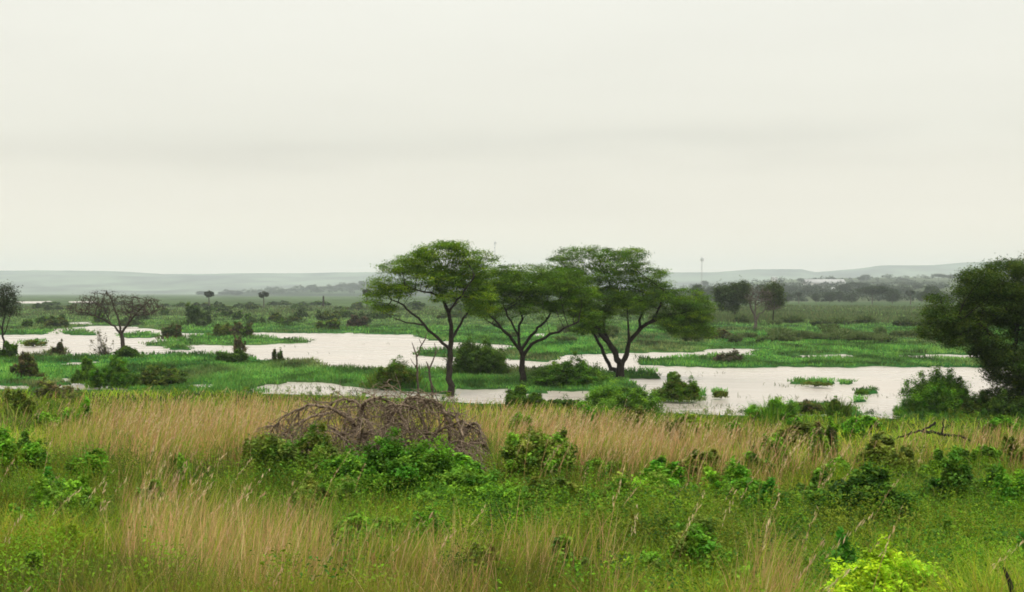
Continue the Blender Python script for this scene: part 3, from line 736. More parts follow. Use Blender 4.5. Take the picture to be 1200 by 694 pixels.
# ------------------------------------------------------------------ bushes
G_BRIGHT = ((.06,.165,.010),(.045,.13,.010),(.10,.21,.012)); G_MID = ((.06,.13,.010),(.085,.165,.011),(.045,.095,.010)); G_DARK = ((.04,.085,.009),(.06,.115,.010),(.03,.062,.009))
G_OLIVE = ((.085,.115,.016),(.06,.09,.014),(.11,.135,.020)); G_BROWN = ((.12,.095,.04),(.085,.078,.035),(.14,.12,.045),(.065,.09,.022)); G_FAR = ((.06,.105,.026),(.08,.13,.032),(.045,.08,.022))
_k = lambda t, f: tuple(tuple(v*f for v in c) for c in t)
G_BRIGHT, G_MID, G_DARK, G_OLIVE = _k(G_BRIGHT, 1.3), _k(G_MID, 1.45), _k(G_DARK, 1.45), _k(G_OLIVE, 1.25)
G_LIME = ((.26,.40,.012),(.21,.35,.012),(.34,.46,.015),(.15,.28,.012))
def bush(name, label, px, py, rx, h, cols, seed, dens=1., leaf=None, group=None, lean=0., stems=True, lumps=None, sink=.1, cat='bush', d=None, spiky=0., twig=None, flat=.8):
    """bush whose foot is at photograph (px,py), half width rx and height h in pixels"""
    rng = rs(seed)
    if d is None: x0, d0, z0 = gpt(px, py)
    else: x0, d0, z0 = (px-CX)/F*d, d, float(ground_z(np.array([(px-CX)/F*d]), np.array([float(d)]), np.zeros(1))[0])
    s = d0/F; W = rx*s; H = h*s
    if z0 > .5 and d is None: H += .33; W *= 1.2; cols = [tuple(v*1.55 for v in c) for c in cols]
    L = leaf or max(.035, 2.0*s)
    nl = lumps or max(4, int(rng.uniform(6, 10)))
    bl = []
    for i in range(nl):
        a = rng.rand()*6.28; r = math.sqrt(rng.rand())*.82
        ex = math.cos(a)*r; ey = math.sin(a)*r
        hh = H*(1-.6*r**1.5)*rng.uniform(.6, 1.05); w = W*rng.uniform(.18, .38)
        bl.append((ex*W+lean*hh, ey*W*flat, hh*.5, w, w, hh*.5))
    cen = blob_points(rng, bl, int(max(30, 105*dens)), 0, .35)
    cen[:, 2] = np.abs(cen[:, 2])
    # ragged sprays that leave the outline
    ns = int(26*dens); j = rng.randint(len(cen), size=ns); out = cen[j]*rng.uniform(1.0, 1.16, (ns, 1)); out[:, 2] *= rng.uniform(.95, 1.15, ns)
    cen = np.concatenate([cen, out])
    m = int(np.clip(34*dens, 10, 80)); k = np.repeat(np.arange(len(cen)), m)
    sp = rng.uniform(.5, 1.3, len(cen))[k][:, None]
    Lp = cen[k]+rng.normal(size=(len(k), 3))*np.array([W*.055, W*.055, H*.042])*sp; Lp[:, 2] = np.maximum(Lp[:, 2], .0)
    cc = palette(rng, len(cen), cols, .38)[k]*(1+(rng.rand(len(k), 1)-.5)*.5)
    V, q, c = leaves(Lp, L*(.6+.8*rng.rand(len(k))), .5, cc, rng)
    # a skirt of marsh blades where it meets the ground
    nk = int(90*min(dens, 4)); ak = rng.rand(nk)*6.28; rk = rng.uniform(.55, 1.08, nk)
    Pk = np.stack([np.cos(ak)*rk*W, np.sin(ak)*rk*W*flat, -.06+0*ak], 1)
    KV, kq, kt, kc = blades(Pk, H*.22*rng.uniform(.5, 1.5, nk), np.full(nk, .9*s), rng.uniform(.2, 1., nk), ak, palette(rng, nk, cols, .3), rng)
    rt = root(name, (x0, d0, z0), label, cat, group)
    if stems:
        ln = []
        for i in range(12 if twig is None else twig):
            t = cen[rng.randint(len(cen))]*np.array([1, 1, 1.0]) if twig is None else cen[rng.randint(len(cen))]*rng.uniform(1., 1.25)
            a = np.array([t[0]*.04, t[1]*.04, -sink]); mid = a*.4+t*.6+rng.normal(size=3)*H*.06; mid[2] = t[2]*.5
            ln.append((np.array([a, (a+mid)/2+rng.normal(size=3)*H*.03, mid, t]), np.array([1.1, .85, .6, .25])*max(.01, .3*s)))
        TV, tq = curve_tubes(ln, 4); build('stems', TV, [tq], M_GREYBARK if twig else M_BARK, rt)
    V = np.concatenate([V, KV]); kq = kq+len(V)-len(KV); kt = kt+len(V)-len(KV); c = np.concatenate([c, kc]); q = np.concatenate([q, kq])
    if spiky:
        n = int(160*dens); a = rng.rand(n)*6.28; r = np.sqrt(rng.rand(n))
        P = np.stack([np.cos(a)*r*W*.8, np.sin(a)*r*W*.8*flat, H*.25*(1-r)], 1)
        BV, bq, bt, bc = blades(P, H*spiky*rng.uniform(.5, 1.1, n), np.full(n, .9*s), rng.uniform(.1, .7, n), a, palette(rng, n, cols, .3), rng)
        o1 = len(V); V = np.concatenate([V, BV]); c = np.concatenate([c, bc]); build('foliage', V, [np.concatenate([q, bq+o1]), np.concatenate([bt+o1, kt])], M_LEAF, rt, col=c)
    else: build('foliage', V, [q, kt], M_LEAF, rt, col=c)
    return rt
S = [0]
def B(label, *a, **k):
    S[0] += 1
    return bush(k.pop('name', 'bush'), label, a[0], a[1], a[2], a[3], a[4], 200+S[0], **k)
# west shore
B('brownish tangled bush on the near shore below the slim west tree', 33, 441, 20, 29, G_BROWN+G_OLIVE, dens=2.2, twig=24)
B('bright green shrub around the foot of the slim west tree', 10, 420, 13, 24, G_MID, dens=1.6)
B('upright rusty brown bush standing in the shallows by the west islet', 68, 416, 8, 20, G_BROWN, dens=1.5, lumps=5)
B('low dark scrub on the smallest west islet', 40, 405, 14, 9, G_OLIVE, dens=1.)
B('leafless reddish shrub leaning over the water beside the thorn tree', 125, 416, 17, 34, G_BROWN, dens=.35, twig=60)
B('dark green bush wrapped round the foot of the thorn tree', 152, 419, 23, 15, G_DARK, dens=1.8)
B('bright green rounded bush on the near shore below the thorn tree', 130, 453, 27, 36, G_BRIGHT+G_MID, dens=3.4)
B('smaller green bush leaning against the rounded bush below the thorn tree', 101, 448, 16, 28, G_MID, dens=2.2)
B('dark sprawling bush on the near shore, right beside the bright rounded one', 187, 452, 33, 30, G_DARK+G_OLIVE, dens=3.)
B('thin brown thicket at the west shore where dry grass meets water', 45, 469, 24, 22, G_BROWN+G_OLIVE, dens=1.2, lean=.3, twig=30)
B('leggy green and brown weeds just east of the thin brown thicket', 82, 472, 14, 20, G_OLIVE+G_BROWN, dens=.8, twig=14)
# middle of the lake
B('large dark bush with the lone palm showing above it', 224, 381, 21, 33, G_DARK+G_FAR, dens=2.6)
B('small pale grey green bush at the foot of the large dark bush', 234, 383, 8, 13, G_FAR, dens=1.)
B('brownish bush at the water end of the channel, west of the wooded island', 200, 397, 16, 22, G_BROWN+G_FAR, dens=1.8, twig=14)
B('yellow green bush on top of the wooded island', 262, 394, 18, 20, G_OLIVE, dens=2.)
B('darker bush on the east end of the wooded island', 284, 395, 14, 21, G_MID+G_BROWN, dens=1.8)
B('thin brown creeper covered stump rising beside the wooded island', 281, 412, 7, 27, G_BROWN, dens=1.1, lumps=4, twig=10)
B('dark low bush at the lake edge below the brown creeper stump', 273, 424, 20, 17, G_DARK, dens=2.2)
B('narrow twiggy bush alone at the lake edge, east of the low dark one', 326, 424, 6, 24, G_BROWN+G_DARK, dens=1., lumps=4, twig=16)
B('dark brown dome shaped bush across the lake near the airy acacia', 419, 383, 12, 17, ((.12,.09,.05),(.09,.09,.04)), dens=1.6)
B('pale green rounded bush across the lake, west of the brown dome', 385, 386, 16, 17, G_MID+G_OLIVE, dens=1.6)
B('olive bush with trailing grass heads west of the dead snags', 462, 452, 38, 36, G_OLIVE+G_MID, dens=4.0, spiky=.5)
B('large dark bush between the airy and the middle acacia', 558, 438, 33, 47, G_DARK, dens=4.6, lumps=18)
B('low dark bush adjoining the large dark one beside the middle acacia', 588, 437, 11, 26, G_DARK+G_BROWN, dens=1.6)
B('broad bright topped bush behind the middle acacia trunk', 665, 451, 48, 34, G_BRIGHT+G_MID+G_DARK, dens=5., lumps=12)
B('brown and green mound shaped bush alone in the lake east of the acacias', 797, 468, 29, 31, G_OLIVE+G_MID+G_MID, dens=3., lumps=9)
B('bright leafy sprig growing from the mound shaped bush in the lake', 786, 452, 8, 24, G_BRIGHT, dens=1., lumps=4)
B('feathery green shrub on the shore below the wide dark acacia', 728, 489, 42, 40, G_MID+G_DARK, dens=4., lumps=14, twig=14)
B('dark green low bush on the shore below the middle acacia', 612, 478, 24, 27, G_DARK+G_MID, dens=3.)
B('dark low bush between the shore bush and the feathery shrub', 655, 478, 26, 15, G_DARK, dens=2.2)
B('twiggy grey shrub on the long grassy island', 860, 424, 25, 17, ((.12,.10,.06),(.09,.10,.04)), dens=1., twig=60)
B('tiny tuft of a bush alone in the east lake', 845, 464, 10, 9, G_OLIVE, dens=.8, spiky=.8)
B('leafy green shrub with a bare upright stem at the east lake shore', 905, 495, 28, 24, G_MID+G_BRIGHT, dens=2.6, spiky=.8)
B('rounded olive tussock leaning out of the water near the east shore', 950, 483, 19, 22, G_OLIVE+G_BROWN, dens=2.2, spiky=.5)
B('green spiky tussock beside the rounded olive one', 983, 489, 17, 23, G_MID+G_OLIVE, dens=1.6, spiky=1.)
B('low grass tuft on the middle mud bar of the east lake', 955, 451, 22, 5, G_OLIVE, dens=.8, spiky=.9)
B('small grass tuft on the bar west of the big round bush', 1010, 461.5, 9, 6.5, G_MID, dens=.6, spiky=.9)
B('big round bright green bush below the dense east tree', 1101, 486, 43, 64, _k(G_BRIGHT, 1.35)+G_BRIGHT+G_MID, dens=7.5, lumps=16)
B('dull green undergrowth bush between the big round bush and the east tree', 1150, 488, 26, 40, G_OLIVE+G_DARK, dens=3.)
B('dark undergrowth bush under the dense east tree', 1190, 492, 30, 38, G_DARK, dens=3.)
B('brownish low bush behind the drooping acacia bough', 842, 397, 19, 12, G_BROWN+G_OLIVE, dens=1.6)
B('small rounded pale bush on the marsh near the dense east tree', 1056, 380, 10, 9, G_FAR, dens=1.)
B('dark stump like bush on the far green bank near the west edge', 33, 383, 9, 9, G_DARK, dens=1.)
# far scrub: bushes one can tell apart only by place
scr = random.Random(9)
scr_list = []
for i in range(120):
    px = scr.uniform(-60, 620); py = scr.choice([scr.uniform(357, 366), scr.uniform(362, 384)])
    if 205 < px < 245 and py > 370: continue
    scr_list.append((px, py, scr.uniform(5, 15), scr.uniform(4.5, 11)*(py-343)/30+1.5))
SCP = {}
for i, (px, py, rx, h) in enumerate(scr_list):
    key = i % 9
    dd = (EYE-.15)*F/(py-HY); s = dd/F
    if key not in SCP:
        r = bush('scrub_bush', 'dull green bush among the scrub on the plain across the lake', px, py, rx, h, [G_FAR, G_DARK+G_FAR, G_OLIVE+G_FAR, G_MID+G_FAR][key % 4], 400+key, dens=1.3, d=dd, stems=False, leaf=max(.3, 1.6*s), group='scrub bushes across the lake')
        SCP[key] = (r, rx*s, h*s)
    else:
        p, w0, h0 = SCP[key]; r = p.copy(); C.objects.link(r)
        for ch in p.children:
            g = ch.copy(); C.objects.link(g); g.parent = r
        xx = (px-CX)*s
        r.location = (xx, dd, float(ground_z(np.array([xx]), np.array([dd]), np.zeros(1))[0]))
        r.scale = (rx*s/w0, rx*s/w0, h*s/h0); r.rotation_euler.z = scr.uniform(0, 6.28)
for i in range(70):      # reedy clumps on the east marsh
    px = scr.uniform(820, 1140) if i % 5 else scr.uniform(560, 820); py = scr.choice([scr.uniform(392, 402), scr.uniform(378, 384), scr.uniform(386, 404)])
    if i < 26: px = scr.uniform(905, 1050); py = scr.uniform(394, 401)
    dd = (EYE-.15)*F/(py-HY); s = dd/F
    if i == 0:
        RC = bush('marsh_clump', 'olive reedy clump standing out of the east marsh', px, py, 9, 9, ((.09,.14,.03),(.12,.15,.05),(.07,.115,.03)), 460, dens=1.6, d=dd, stems=False, leaf=.3, spiky=1.3, group='reedy clumps on the east marsh'); rc = (9*s, 9*s)
    else:
        r = RC.copy(); C.objects.link(r)
        for ch in RC.children:
            g = ch.copy(); C.objects.link(g); g.parent = r
        xx = (px-CX)*s; r.location = (xx, dd, .1); w = scr.uniform(7, 16); r.scale = (w*s/rc[0], w*s/rc[0], scr.uniform(5, 10)*s/rc[1]); r.rotation_euler.z = scr.uniform(0, 6.28)

# near slope shrubs
B('small dark green shrub in the dry grass at the west side', 93, 503, 16, 24, G_MID+G_BRIGHT, dens=1.6, leaf=.09)
B('round dark green shrub on the slope below the leafy shore shrub', 905, 552, 20, 30, G_MID, dens=2.6, leaf=.07)
B('thin upright shrub between the round shrub and the fallen branch', 966, 545, 16, 34, G_MID+G_BROWN, dens=1.0, leaf=.08, twig=10)
B('tall loose green weed bush in front of the fallen branch', 1002, 520, 12, 28, G_BRIGHT, dens=.9, leaf=.09)
B('feathery olive shrub at the east end of the dead brush heap', 638, 565, 42, 52, G_OLIVE+G_MID, dens=2.4, leaf=.06, twig=18)
B('bright green leafy bush in front of the dead brush heap', 470, 590, 75, 62, ((.04,.13,.008),(.06,.16,.010),(.03,.085,.007),(.08,.17,.012)), dens=5.5, leaf=.055, lumps=16)
B('darker leafy bush at the foot of the heap, right of the bright one', 560, 612, 62, 50, G_MID+((.04,.12,.008),), dens=4, leaf=.05, lumps=12)
B('brown green bush at the west foot of the dead brush heap', 350, 570, 50, 50, G_OLIVE+G_DARK, dens=3.2, leaf=.055, lumps=9)
B('dark broadleaf bush on the lower slope, centre of the east half', 1015, 638, 52, 72, ((.025,.075,.008),(.045,.12,.009),(.02,.05,.007),(.06,.13,.01)), dens=4.6, leaf=.055, lumps=12)
B('dark green bush on the lower slope beneath the big round bush', 1128, 610, 42, 58, ((.025,.07,.008),(.04,.10,.009),(.06,.12,.01)), dens=3.6, leaf=.055)
B('bright green bush at the east margin of the lower slope', 1190, 620, 34, 50, G_BRIGHT, dens=2.6, leaf=.05)
B('yellow lime green flowering bush at the bottom edge of the east half', 1045, 752, 70, 58, G_LIME, dens=11, leaf=.03, lumps=42)
B('low green weed bush at the west margin', 15, 560, 40, 44, G_BRIGHT+G_MID, dens=2.6, leaf=.055)
B('dark leafy weed bush on the lower west slope', 75, 628, 48, 46, G_MID, dens=3, leaf=.045)
B('bright weed bush in the green middle slope', 745, 610, 55, 44, G_BRIGHT+G_OLIVE, dens=3, leaf=.05)
B('fresh green weed bush on the middle slope further east', 850, 600, 42, 36, G_MID+G_BRIGHT, dens=2.6, leaf=.055)
B('loose leafy bush near the bottom edge, east of centre', 800, 700, 70, 34, G_MID+G_BRIGHT+G_OLIVE, dens=3.4, leaf=.04)

WC = {}
wr = random.Random(21)
wk = [(G_BRIGHT, .05), (_k(G_DARK, 1.35), .055), (G_MID, .045), (((.035,.13,.012),(.055,.18,.012)), .05), (G_OLIVE, .05), (((.16,.26,.012),(.12,.22,.012)), .04), (G_OLIVE+G_MID, .045)]
spots = [(30,535,1),(60,590,3),(20,640,0),(110,560,0),(140,520,2),(95,660,5),(210,560,2),(300,545,4),(390,600,6),(420,640,2),(500,640,0),(530,560,0),(650,600,4),(690,640,0),(700,560,2),(640,540,4),(610,500,2),(780,570,0),(820,560,4),
         (830,650,1),(880,560,1),(900,600,3),(930,640,0),(960,590,1),(985,560,2),(1060,560,4),(1080,600,3),(1100,560,1),(1150,640,2),(1170,580,0),(1185,545,4),(1150,545,2),(1030,545,4),(940,520,4),(1185,690,3),(1110,660,1),(760,650,6),(720,700,5),(560,700,4),(880,720,2),(40,705,1),(660,690,1),(1000,690,3),(470,560,5),(350,620,6),(180,600,1),(790,520,4),(1190,515,2),(50,500,2),(20,480,4),(860,510,0),(930,505,0),(1010,505,0),(1175,505,0),(1180,503,2),(745,500,4),(690,492,0),(815,503,5)]
for i, (px, py, k) in enumerate(spots):
    w = wr.uniform(14, 34)*(py-300)/280; h = wr.uniform(14, 30)*(py-300)/280
    x0, d0, z0 = gpt(px, py+h*.4); s = d0/F
    if k not in WC:
        r = bush('weed_clump', 'leafy weed clump standing among the grass of the near slope', px, py+h*.4, w, h, wk[k][0], 600+k, dens=2.2, leaf=wk[k][1], lumps=8, group='weed clumps on the near slope', cat='weed')
        WC[k] = (r, w*s, h*s+.33)
    else:
        p, w0, h0 = WC[k]; r = p.copy(); C.objects.link(r)
        for ch in p.children:
            g = ch.copy(); C.objects.link(g); g.parent = r
        r.location = (x0, d0, z0); f = w*s*1.1/w0/1.1
        r.scale = (f, f, (h*s+.33)/h0); r.rotation_euler.z = wr.uniform(0, 6.28)

# ------------------------------------------------------------------ dead brush heap
def brush_heap():
    rng = rs(91)
    x0, d0, z0 = gpt(440, 546); s = d0/F
    rt = root('brush_heap', (x0, d0, z0), 'heap of arching dead thorn branches lying in the grass', 'dead brush')
    big, small = [], []
    def walk(p, v, n, st, g, r0, r1, jit):
        P = [p.copy()]; v = v/np.linalg.norm(v)
        for i in range(n):
            v = v+np.array([0, 0, -g])+rng.normal(size=3)*jit; v /= np.linalg.norm(v)
            p = p+v*st; 
            if p[2] < -.05: p[2] = -.05; v[2] = abs(v[2])*.2
            P.append(p.copy())
        return np.array(P), np.linspace(r0, r1, len(P))
    def loc(px, py, y=0.): return np.array([(px-440)*s, y, EYE-(py-HY)*s-z0])
    # arches seen in the photograph
    arcs = [[(440,540),(425,515),(412,495),(398,484),(370,486),(340,500),(318,522),(303,545)],[(455,545),(430,520),(408,486),(380,470),(355,474),(330,490),(315,512)],
            [(420,500),(421,480),(432,468),(447,464),(455,470),(458,482)],[(500,540),(480,500),(468,480),(476,466),(500,466),(522,480),(532,505)],[(520,545),(530,500),(520,474),(505,466),(490,474)],
            [(540,545),(545,510),(538,490),(525,480)],[(530,540),(548,500),(560,492),(566,510),(568,528)],[(440,545),(450,500),(470,474),(490,468),(508,486)],[(460,540),(440,505),(420,470),(400,466),(385,474)],
            [(345,540),(352,505),(375,492),(400,500),(415,530)],[(505,535),(500,500),(486,478),(465,470),(446,478)],[(470,548),(500,520),(520,500),(545,490),(560,505)]]
    for a in arcs:
        K = np.array([loc(p[0]+rng.uniform(-2, 2), p[1], rng.uniform(-.8, .6)*math.sin(math.pi*min(1, i/(len(a)-1)))+rng.uniform(-.1, .1)) for i, p in enumerate(a)])
        # smooth
        t = np.linspace(0, len(K)-1, len(K)*4); Pp = np.stack([np.interp(t, np.arange(len(K)), K[:, j]) for j in range(3)], 1)
        for _ in range(3): Pp[1:-1] = (Pp[:-2]+2*Pp[1:-1]+Pp[2:])/4
        Pp += rng.normal(size=Pp.shape)*.012
        big.append((Pp, np.linspace(.040, .009, len(Pp))))
        for i in range(3, len(Pp)-1):
            for _ in range(2):
                v = (Pp[i+1]-Pp[i])/np.linalg.norm(Pp[i+1]-Pp[i])+rng.normal(size=3)*.6
                small.append(walk(Pp[i], v, 7, rng.uniform(.05, .10), .10, .011, .004, .12))
    for i in range(90):
        a = rng.uniform(0, 6.28); p = np.array([rng.uniform(-1.8, 1.5), rng.uniform(-.8, .8), rng.uniform(0, .3)])
        v = np.array([math.cos(a)*.8+np.sign(p[0])*.3, math.sin(a)*.6, rng.uniform(.7, 1.3)])
        P, R = walk(p, v, 13, rng.uniform(.10, .15), .16, rng.uniform(.007, .022), .004, .08)
        big.append((P, R))
        for j in range(2, 13):
            for _ in range(2):
                small.append(walk(P[j], (P[j]-P[j-1])/np.linalg.norm(P[j]-P[j-1])+rng.normal(size=3)*.7, 5, rng.uniform(.05, .11), .08, .007, .003, .15))
    def clip(Ls):
        out = []
        for P, R in Ls:
            hmax = 1.43*np.sqrt(np.clip(1-(np.abs(P[:, 0]+.12)/2.12)**1.8, .0, 1))*(.82+.42*vnoise(P[:, 0]*1.7+3.3, P[:, 0]*0+2.2))+.10
            k = (P[:, 2] < hmax)
            n = len(P) if k.all() else int(np.argmin(k))
            if n > 2: out.append((P[:n], R[:n]))
        return out
    V, q = curve_tubes(big[:12]+clip(big[12:]), 5); build('branches', V, [q], M_TWIG, rt, smooth=True)
    V, q = curve_tubes(clip(small), 3); build('twigs', V, [q], M_TWIG, rt)
brush_heap()
def fallen_branch():
    x0, d0, z0 = gpt(1090, 524); s = d0/F
    rt = root('fallen_branch', (x0, d0, z0), 'dark fallen branch resting across the grass below the dense east tree', 'branch')
    def L(pts, r0, r1, seed):
        rng = rs(seed)
        K = np.array([[(p[0]-1090)*s, p[2] if len(p) > 2 else 0, EYE-(p[1]-HY)*s-z0] for p in pts])
        t = np.linspace(0, len(K)-1, len(K)*4); P = np.stack([np.interp(t, np.arange(len(K)), K[:, j]) for j in range(3)], 1)+rng.normal(size=(len(t), 3))*.012
        return P, np.linspace(r0, r1, len(P))
    V, q = curve_tubes([L([(1040,518),(1055,512),(1070,507),(1082,504.5),(1092,499),(1096,496)], .022, .035, 1), L([(1082,505),(1098,508),(1112,510),(1125,511),(1137,516),(1142,521)], .045, .016, 2)], 6)
    build('limb', V, [q], M_BARK, rt, smooth=True)
    V, q = curve_tubes([L([(1104,509),(1105,500),(1106,490)], .028, .01, 3)], 5); build('side_stub', V, [q], M_BARK, rt)
    for tw in (L([(1118,510),(1122,517),(1128,524,.1)], .014, .006, 4), L([(1068,507),(1062,515,.1),(1060,524,.2)], .02, .008, 5), L([(1128,512),(1133,522),(1137,530)], .012, .007, 6)):
        V, q = curve_tubes([tw], 5); build('twig', V, [q], M_BARK, rt)
fallen_branch()
def corner_stem():
    x0, d0, z0 = gpt(1196, 790); s = d0/F
    rt = root('dark_stem', (x0, d0, z0), 'dark broken plant stem at the bottom east corner', 'stem')
    P = np.array([[0, 0, -.05], [-.01, 0, .25], [-.03, 0, .4], [-.06, .01, .54], [-.09, .02, .62]]); V, q = curve_tubes([(P, np.array([.02, .019, .017, .014, .008])), (np.array([[-.03, 0, .38], [.02, .02, .46], [.04, .02, .5]]), np.array([.009, .007, .004]))], 6)
    build('stalk', V, [q], M_BARK, rt, smooth=True)
corner_stem()

# ------------------------------------------------------------------ grasses
def sample(rng, n, pxr, dr):
    px = rng.uniform(*pxr, n); d = 1/rng.uniform(1/dr[1], 1/dr[0], n)
    x = (px-CX)/F*d
    return px, d, x
STRAW = ((.58,.355,.155),(.66,.43,.20),(.48,.275,.115),(.56,.305,.15)); SGREEN = ((.22,.33,.014),(.14,.26,.011),(.30,.35,.02),(.10,.20,.010)); WEED = ((.11,.27,.010),(.14,.31,.012),(.055,.16,.009),(.12,.25,.012),(.035,.10,.008))
def near_ok(x, d):
    z = slope_z(x, d); return z, z > .02
LIME_D = gpt(1045, 752)[1]
def foreground():
    rng = rs(301)
    # dry fine grass
    def blades_layer(name, label, n, mode, seed):
        rng = rs(seed)
        px, d, x = sample(rng, n, (-330, 1530), (7.8, 92))
        m = n//8; d[:m] = rng.uniform(1.5, 16, m); x[:m] = rng.uniform(-14, 14, m); px = CX+F*x/d
        z, ok = near_ok(x, d)
        ok &= ~((np.abs(px-1045) < 85) & (d < LIME_D+.4) & (rng.rand(n) < .85))
        py = HY+F*(EYE-z-.3)/d
        dr = dryness(px, py, x, d)+(rng.rand(n)-.5)*.35
        if mode == 'dry': ok &= (dr > .46) & ((d > 17) | (rng.rand(n) < .6))
        elif mode == 'green': ok &= (dr < .72+.35*rng.rand(n))
        px, d, x, z, py, dr = px[ok], d[ok], x[ok], z[ok], py[ok], dr[ok]; n = len(px)
        P = np.stack([x, d, z-.03], 1)
        shore = 1-.45*np.exp(-(z/.5)**2)
        if mode == 'dry':
            H = rng.uniform(.35, .8, n)*shore*(.7+.7*(fbm(x*.6, d*.5, 3))); lean = rng.uniform(.1, .5, n); ang = rng.normal(size=n)*1.1+.1+4*(fbm(x*.25, d*.25, 2)-.5)
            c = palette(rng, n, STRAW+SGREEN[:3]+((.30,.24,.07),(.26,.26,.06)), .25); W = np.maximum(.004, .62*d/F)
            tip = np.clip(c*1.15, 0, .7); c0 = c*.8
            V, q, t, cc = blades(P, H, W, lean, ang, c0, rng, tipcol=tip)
        else:
            H = rng.uniform(.18, .5, n)*shore*(.35+1.5*np.clip(fbm(x*.7, d*.6, 3)*1.6-.35, 0, 1)); lean = rng.uniform(.15, 1.0, n); ang = rng.rand(n)*6.28
            c = palette(rng, n, SGREEN+((.26,.23,.05),), .25); 
            g = sstep(.1, .6, dr)[:, None]; c = c*(1-.45*g)+np.array([.25, .20, .06])*.45*g
            nb = fbm(x*.3+40, d*.2, 3)[:, None]; c = c*np.clip(1+2.6*(nb-.5), .4, 1.6); c = c*1.12; hb = np.clip(3*(fbm(x*.45+71, d*.4+5, 3)-.5)+.5, 0, 1)[:, None]; c = c*(np.array([.75, .92, 1.])*(1-hb)+np.array([1.2, 1.05, 1.])*hb)
            W = np.maximum(.0055, .8*d/F)
            V, q, t, cc = blades(P, H, W, lean, ang, c, rng)
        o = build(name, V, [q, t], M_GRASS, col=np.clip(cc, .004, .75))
        tag(o, label, 'grass', kind='stuff')
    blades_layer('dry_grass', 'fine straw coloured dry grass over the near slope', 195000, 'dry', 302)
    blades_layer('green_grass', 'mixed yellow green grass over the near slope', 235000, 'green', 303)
    # tall seed heads
    n = 14000
    px, d, x = sample(rng, n, (-240, 1440), (7.8, 60)); z, ok = near_ok(x, d)
    py = HY+F*(EYE-z-.6)/d; dr = dryness(px, py, x, d)
    ok &= rng.rand(n) < np.clip((dr-.46)*2.2, .006, .98)
    px, d, x, z = px[ok], d[ok], x[ok], z[ok]; n = len(px)
    P = np.stack([x, d, z-.03], 1); H = rng.uniform(.7, 1.25, n); lean = rng.uniform(.12, .55, n); ang = rng.normal(size=n)*.45
    c = palette(rng, n, STRAW, .15)
    V, q, t, cc = blades(P, H, np.maximum(.0045, .5*d/F), lean, ang, c*.85, rng)
    Ld = np.stack([np.cos(ang), np.sin(ang), 0*ang], 1)
    Ps, Ls, Cs, Ds = [], [], [], []
    head = palette(rng, n, ((.56,.42,.23),(.64,.50,.29),(.48,.33,.19)), .12)
    for k in range(16):
        tt = rng.uniform(.66, 1.0, n)
        p = P+Ld*(H*lean*tt**1.8)[:, None]; p[:, 2] += H*(tt-.35*lean*tt*tt)
        p += rng.normal(size=(n, 3))*np.array([.005, .005, .006])*(1.3-tt)[:, None]*3
        Ps.append(p); Cs.append(head*(1+(rng.rand(n, 1)-.5)*.3)); Ls.append(np.maximum(.045, 1.6*d/F)*rng.uniform(.7, 1.3, n))
    Pa = np.concatenate(Ps); La = np.concatenate(Ls); Ca = np.concatenate(Cs)
    # spikelets: slim leaves pointing up along the stalk
    m = len(Pa); D = np.tile(np.stack([np.cos(ang)*lean*1.3, np.sin(ang)*lean*1.3, np.ones(n)], 1), (16, 1))+rng.normal(size=(m, 3))*.22
    D /= np.linalg.norm(D, axis=1, keepdims=True); _, U, Wd = perp(D)
    a = rng.rand(m)*6.28; Sd = U*np.cos(a)[:, None]+Wd*np.sin(a)[:, None]
    Hw = Sd*(np.maximum(.004, (.24*np.tile(d, 16)/F))*rng.uniform(.6, 1.2, m))[:, None]
    LV = np.stack([Pa-D*La[:, None]*.5, Pa+Hw, Pa+D*La[:, None]*.5, Pa-Hw], 1).reshape(-1, 3)
    lq = (np.arange(m)*4)[:, None]+np.array([[0, 1, 2, 3]])
    o1 = len(V)
    o = build('seeding_grass', np.concatenate([V, LV]), [np.concatenate([q, lq+o1]), t], M_GRASS, col=np.concatenate([cc, np.repeat(Ca, 4, 0)]))
    tag(o, 'tall pinkish straw grass heads bending to the east', 'grass', kind='stuff')
    # broadleaf weeds
    n = 14000
    px, d, x = sample(rng, n, (-240, 1440), (7.8, 90)); z, ok = near_ok(x, d)
    py = HY+F*(EYE-z-.3)/d; dr = dryness(px, py, x, d)
    nw = fbm(x*.45+70, d*.3, 3)
    ok &= (rng.rand(n) < np.clip((.38-dr)*2.2+.12+(nw-.5)*1.6, .02, 1)*np.interp(py, [610, 700], [1, .4]))
    px, d, x, z = px[ok], d[ok], x[ok], z[ok]; n = len(px)
    hp = rng.uniform(.15, .5, n)*(.5+fbm(x*.6+31, d*.5, 3)); rp = rng.uniform(.08, .24, n)
    pc = palette(rng, n, WEED, .25)*(.6+.8*fbm(x*.25+11, d*.2, 2))[:, None]
    m = 26; k = np.repeat(np.arange(n), m)
    a = rng.rand(len(k))*6.28; t = rng.rand(len(k))**.7
    r = rp[k]*np.sqrt(rng.rand(len(k)))*(1.25-.5*t)
    Lp = np.stack([x[k]+np.cos(a)*r, d[k]+np.sin(a)*r, z[k]+hp[k]*t], 1)
    L = np.maximum(rng.uniform(.016, .040, n)[k], 1.6*d[k]/F)*rng.uniform(.7, 1.3, len(k))
    V, q, c = leaves(Lp, L, .55, pc[k]*(1+(rng.rand(len(k), 1)-.5)*.4), rng, up=.8)
    # tangled mounds of leaves
    n = 360000
    px, d, x = sample(rng, n, (-240, 1440), (7.8, 92)); z, ok = near_ok(x, d)
    py = HY+F*(EYE-z-.3)/d; dr = dryness(px, py, x, d)
    hm = fbm(x*.55+5, d*.45+2, 4); hc = np.clip((hm-.42)*4.5, 0, 1.15)*np.clip((.34-dr)*3.0, 0, 1)
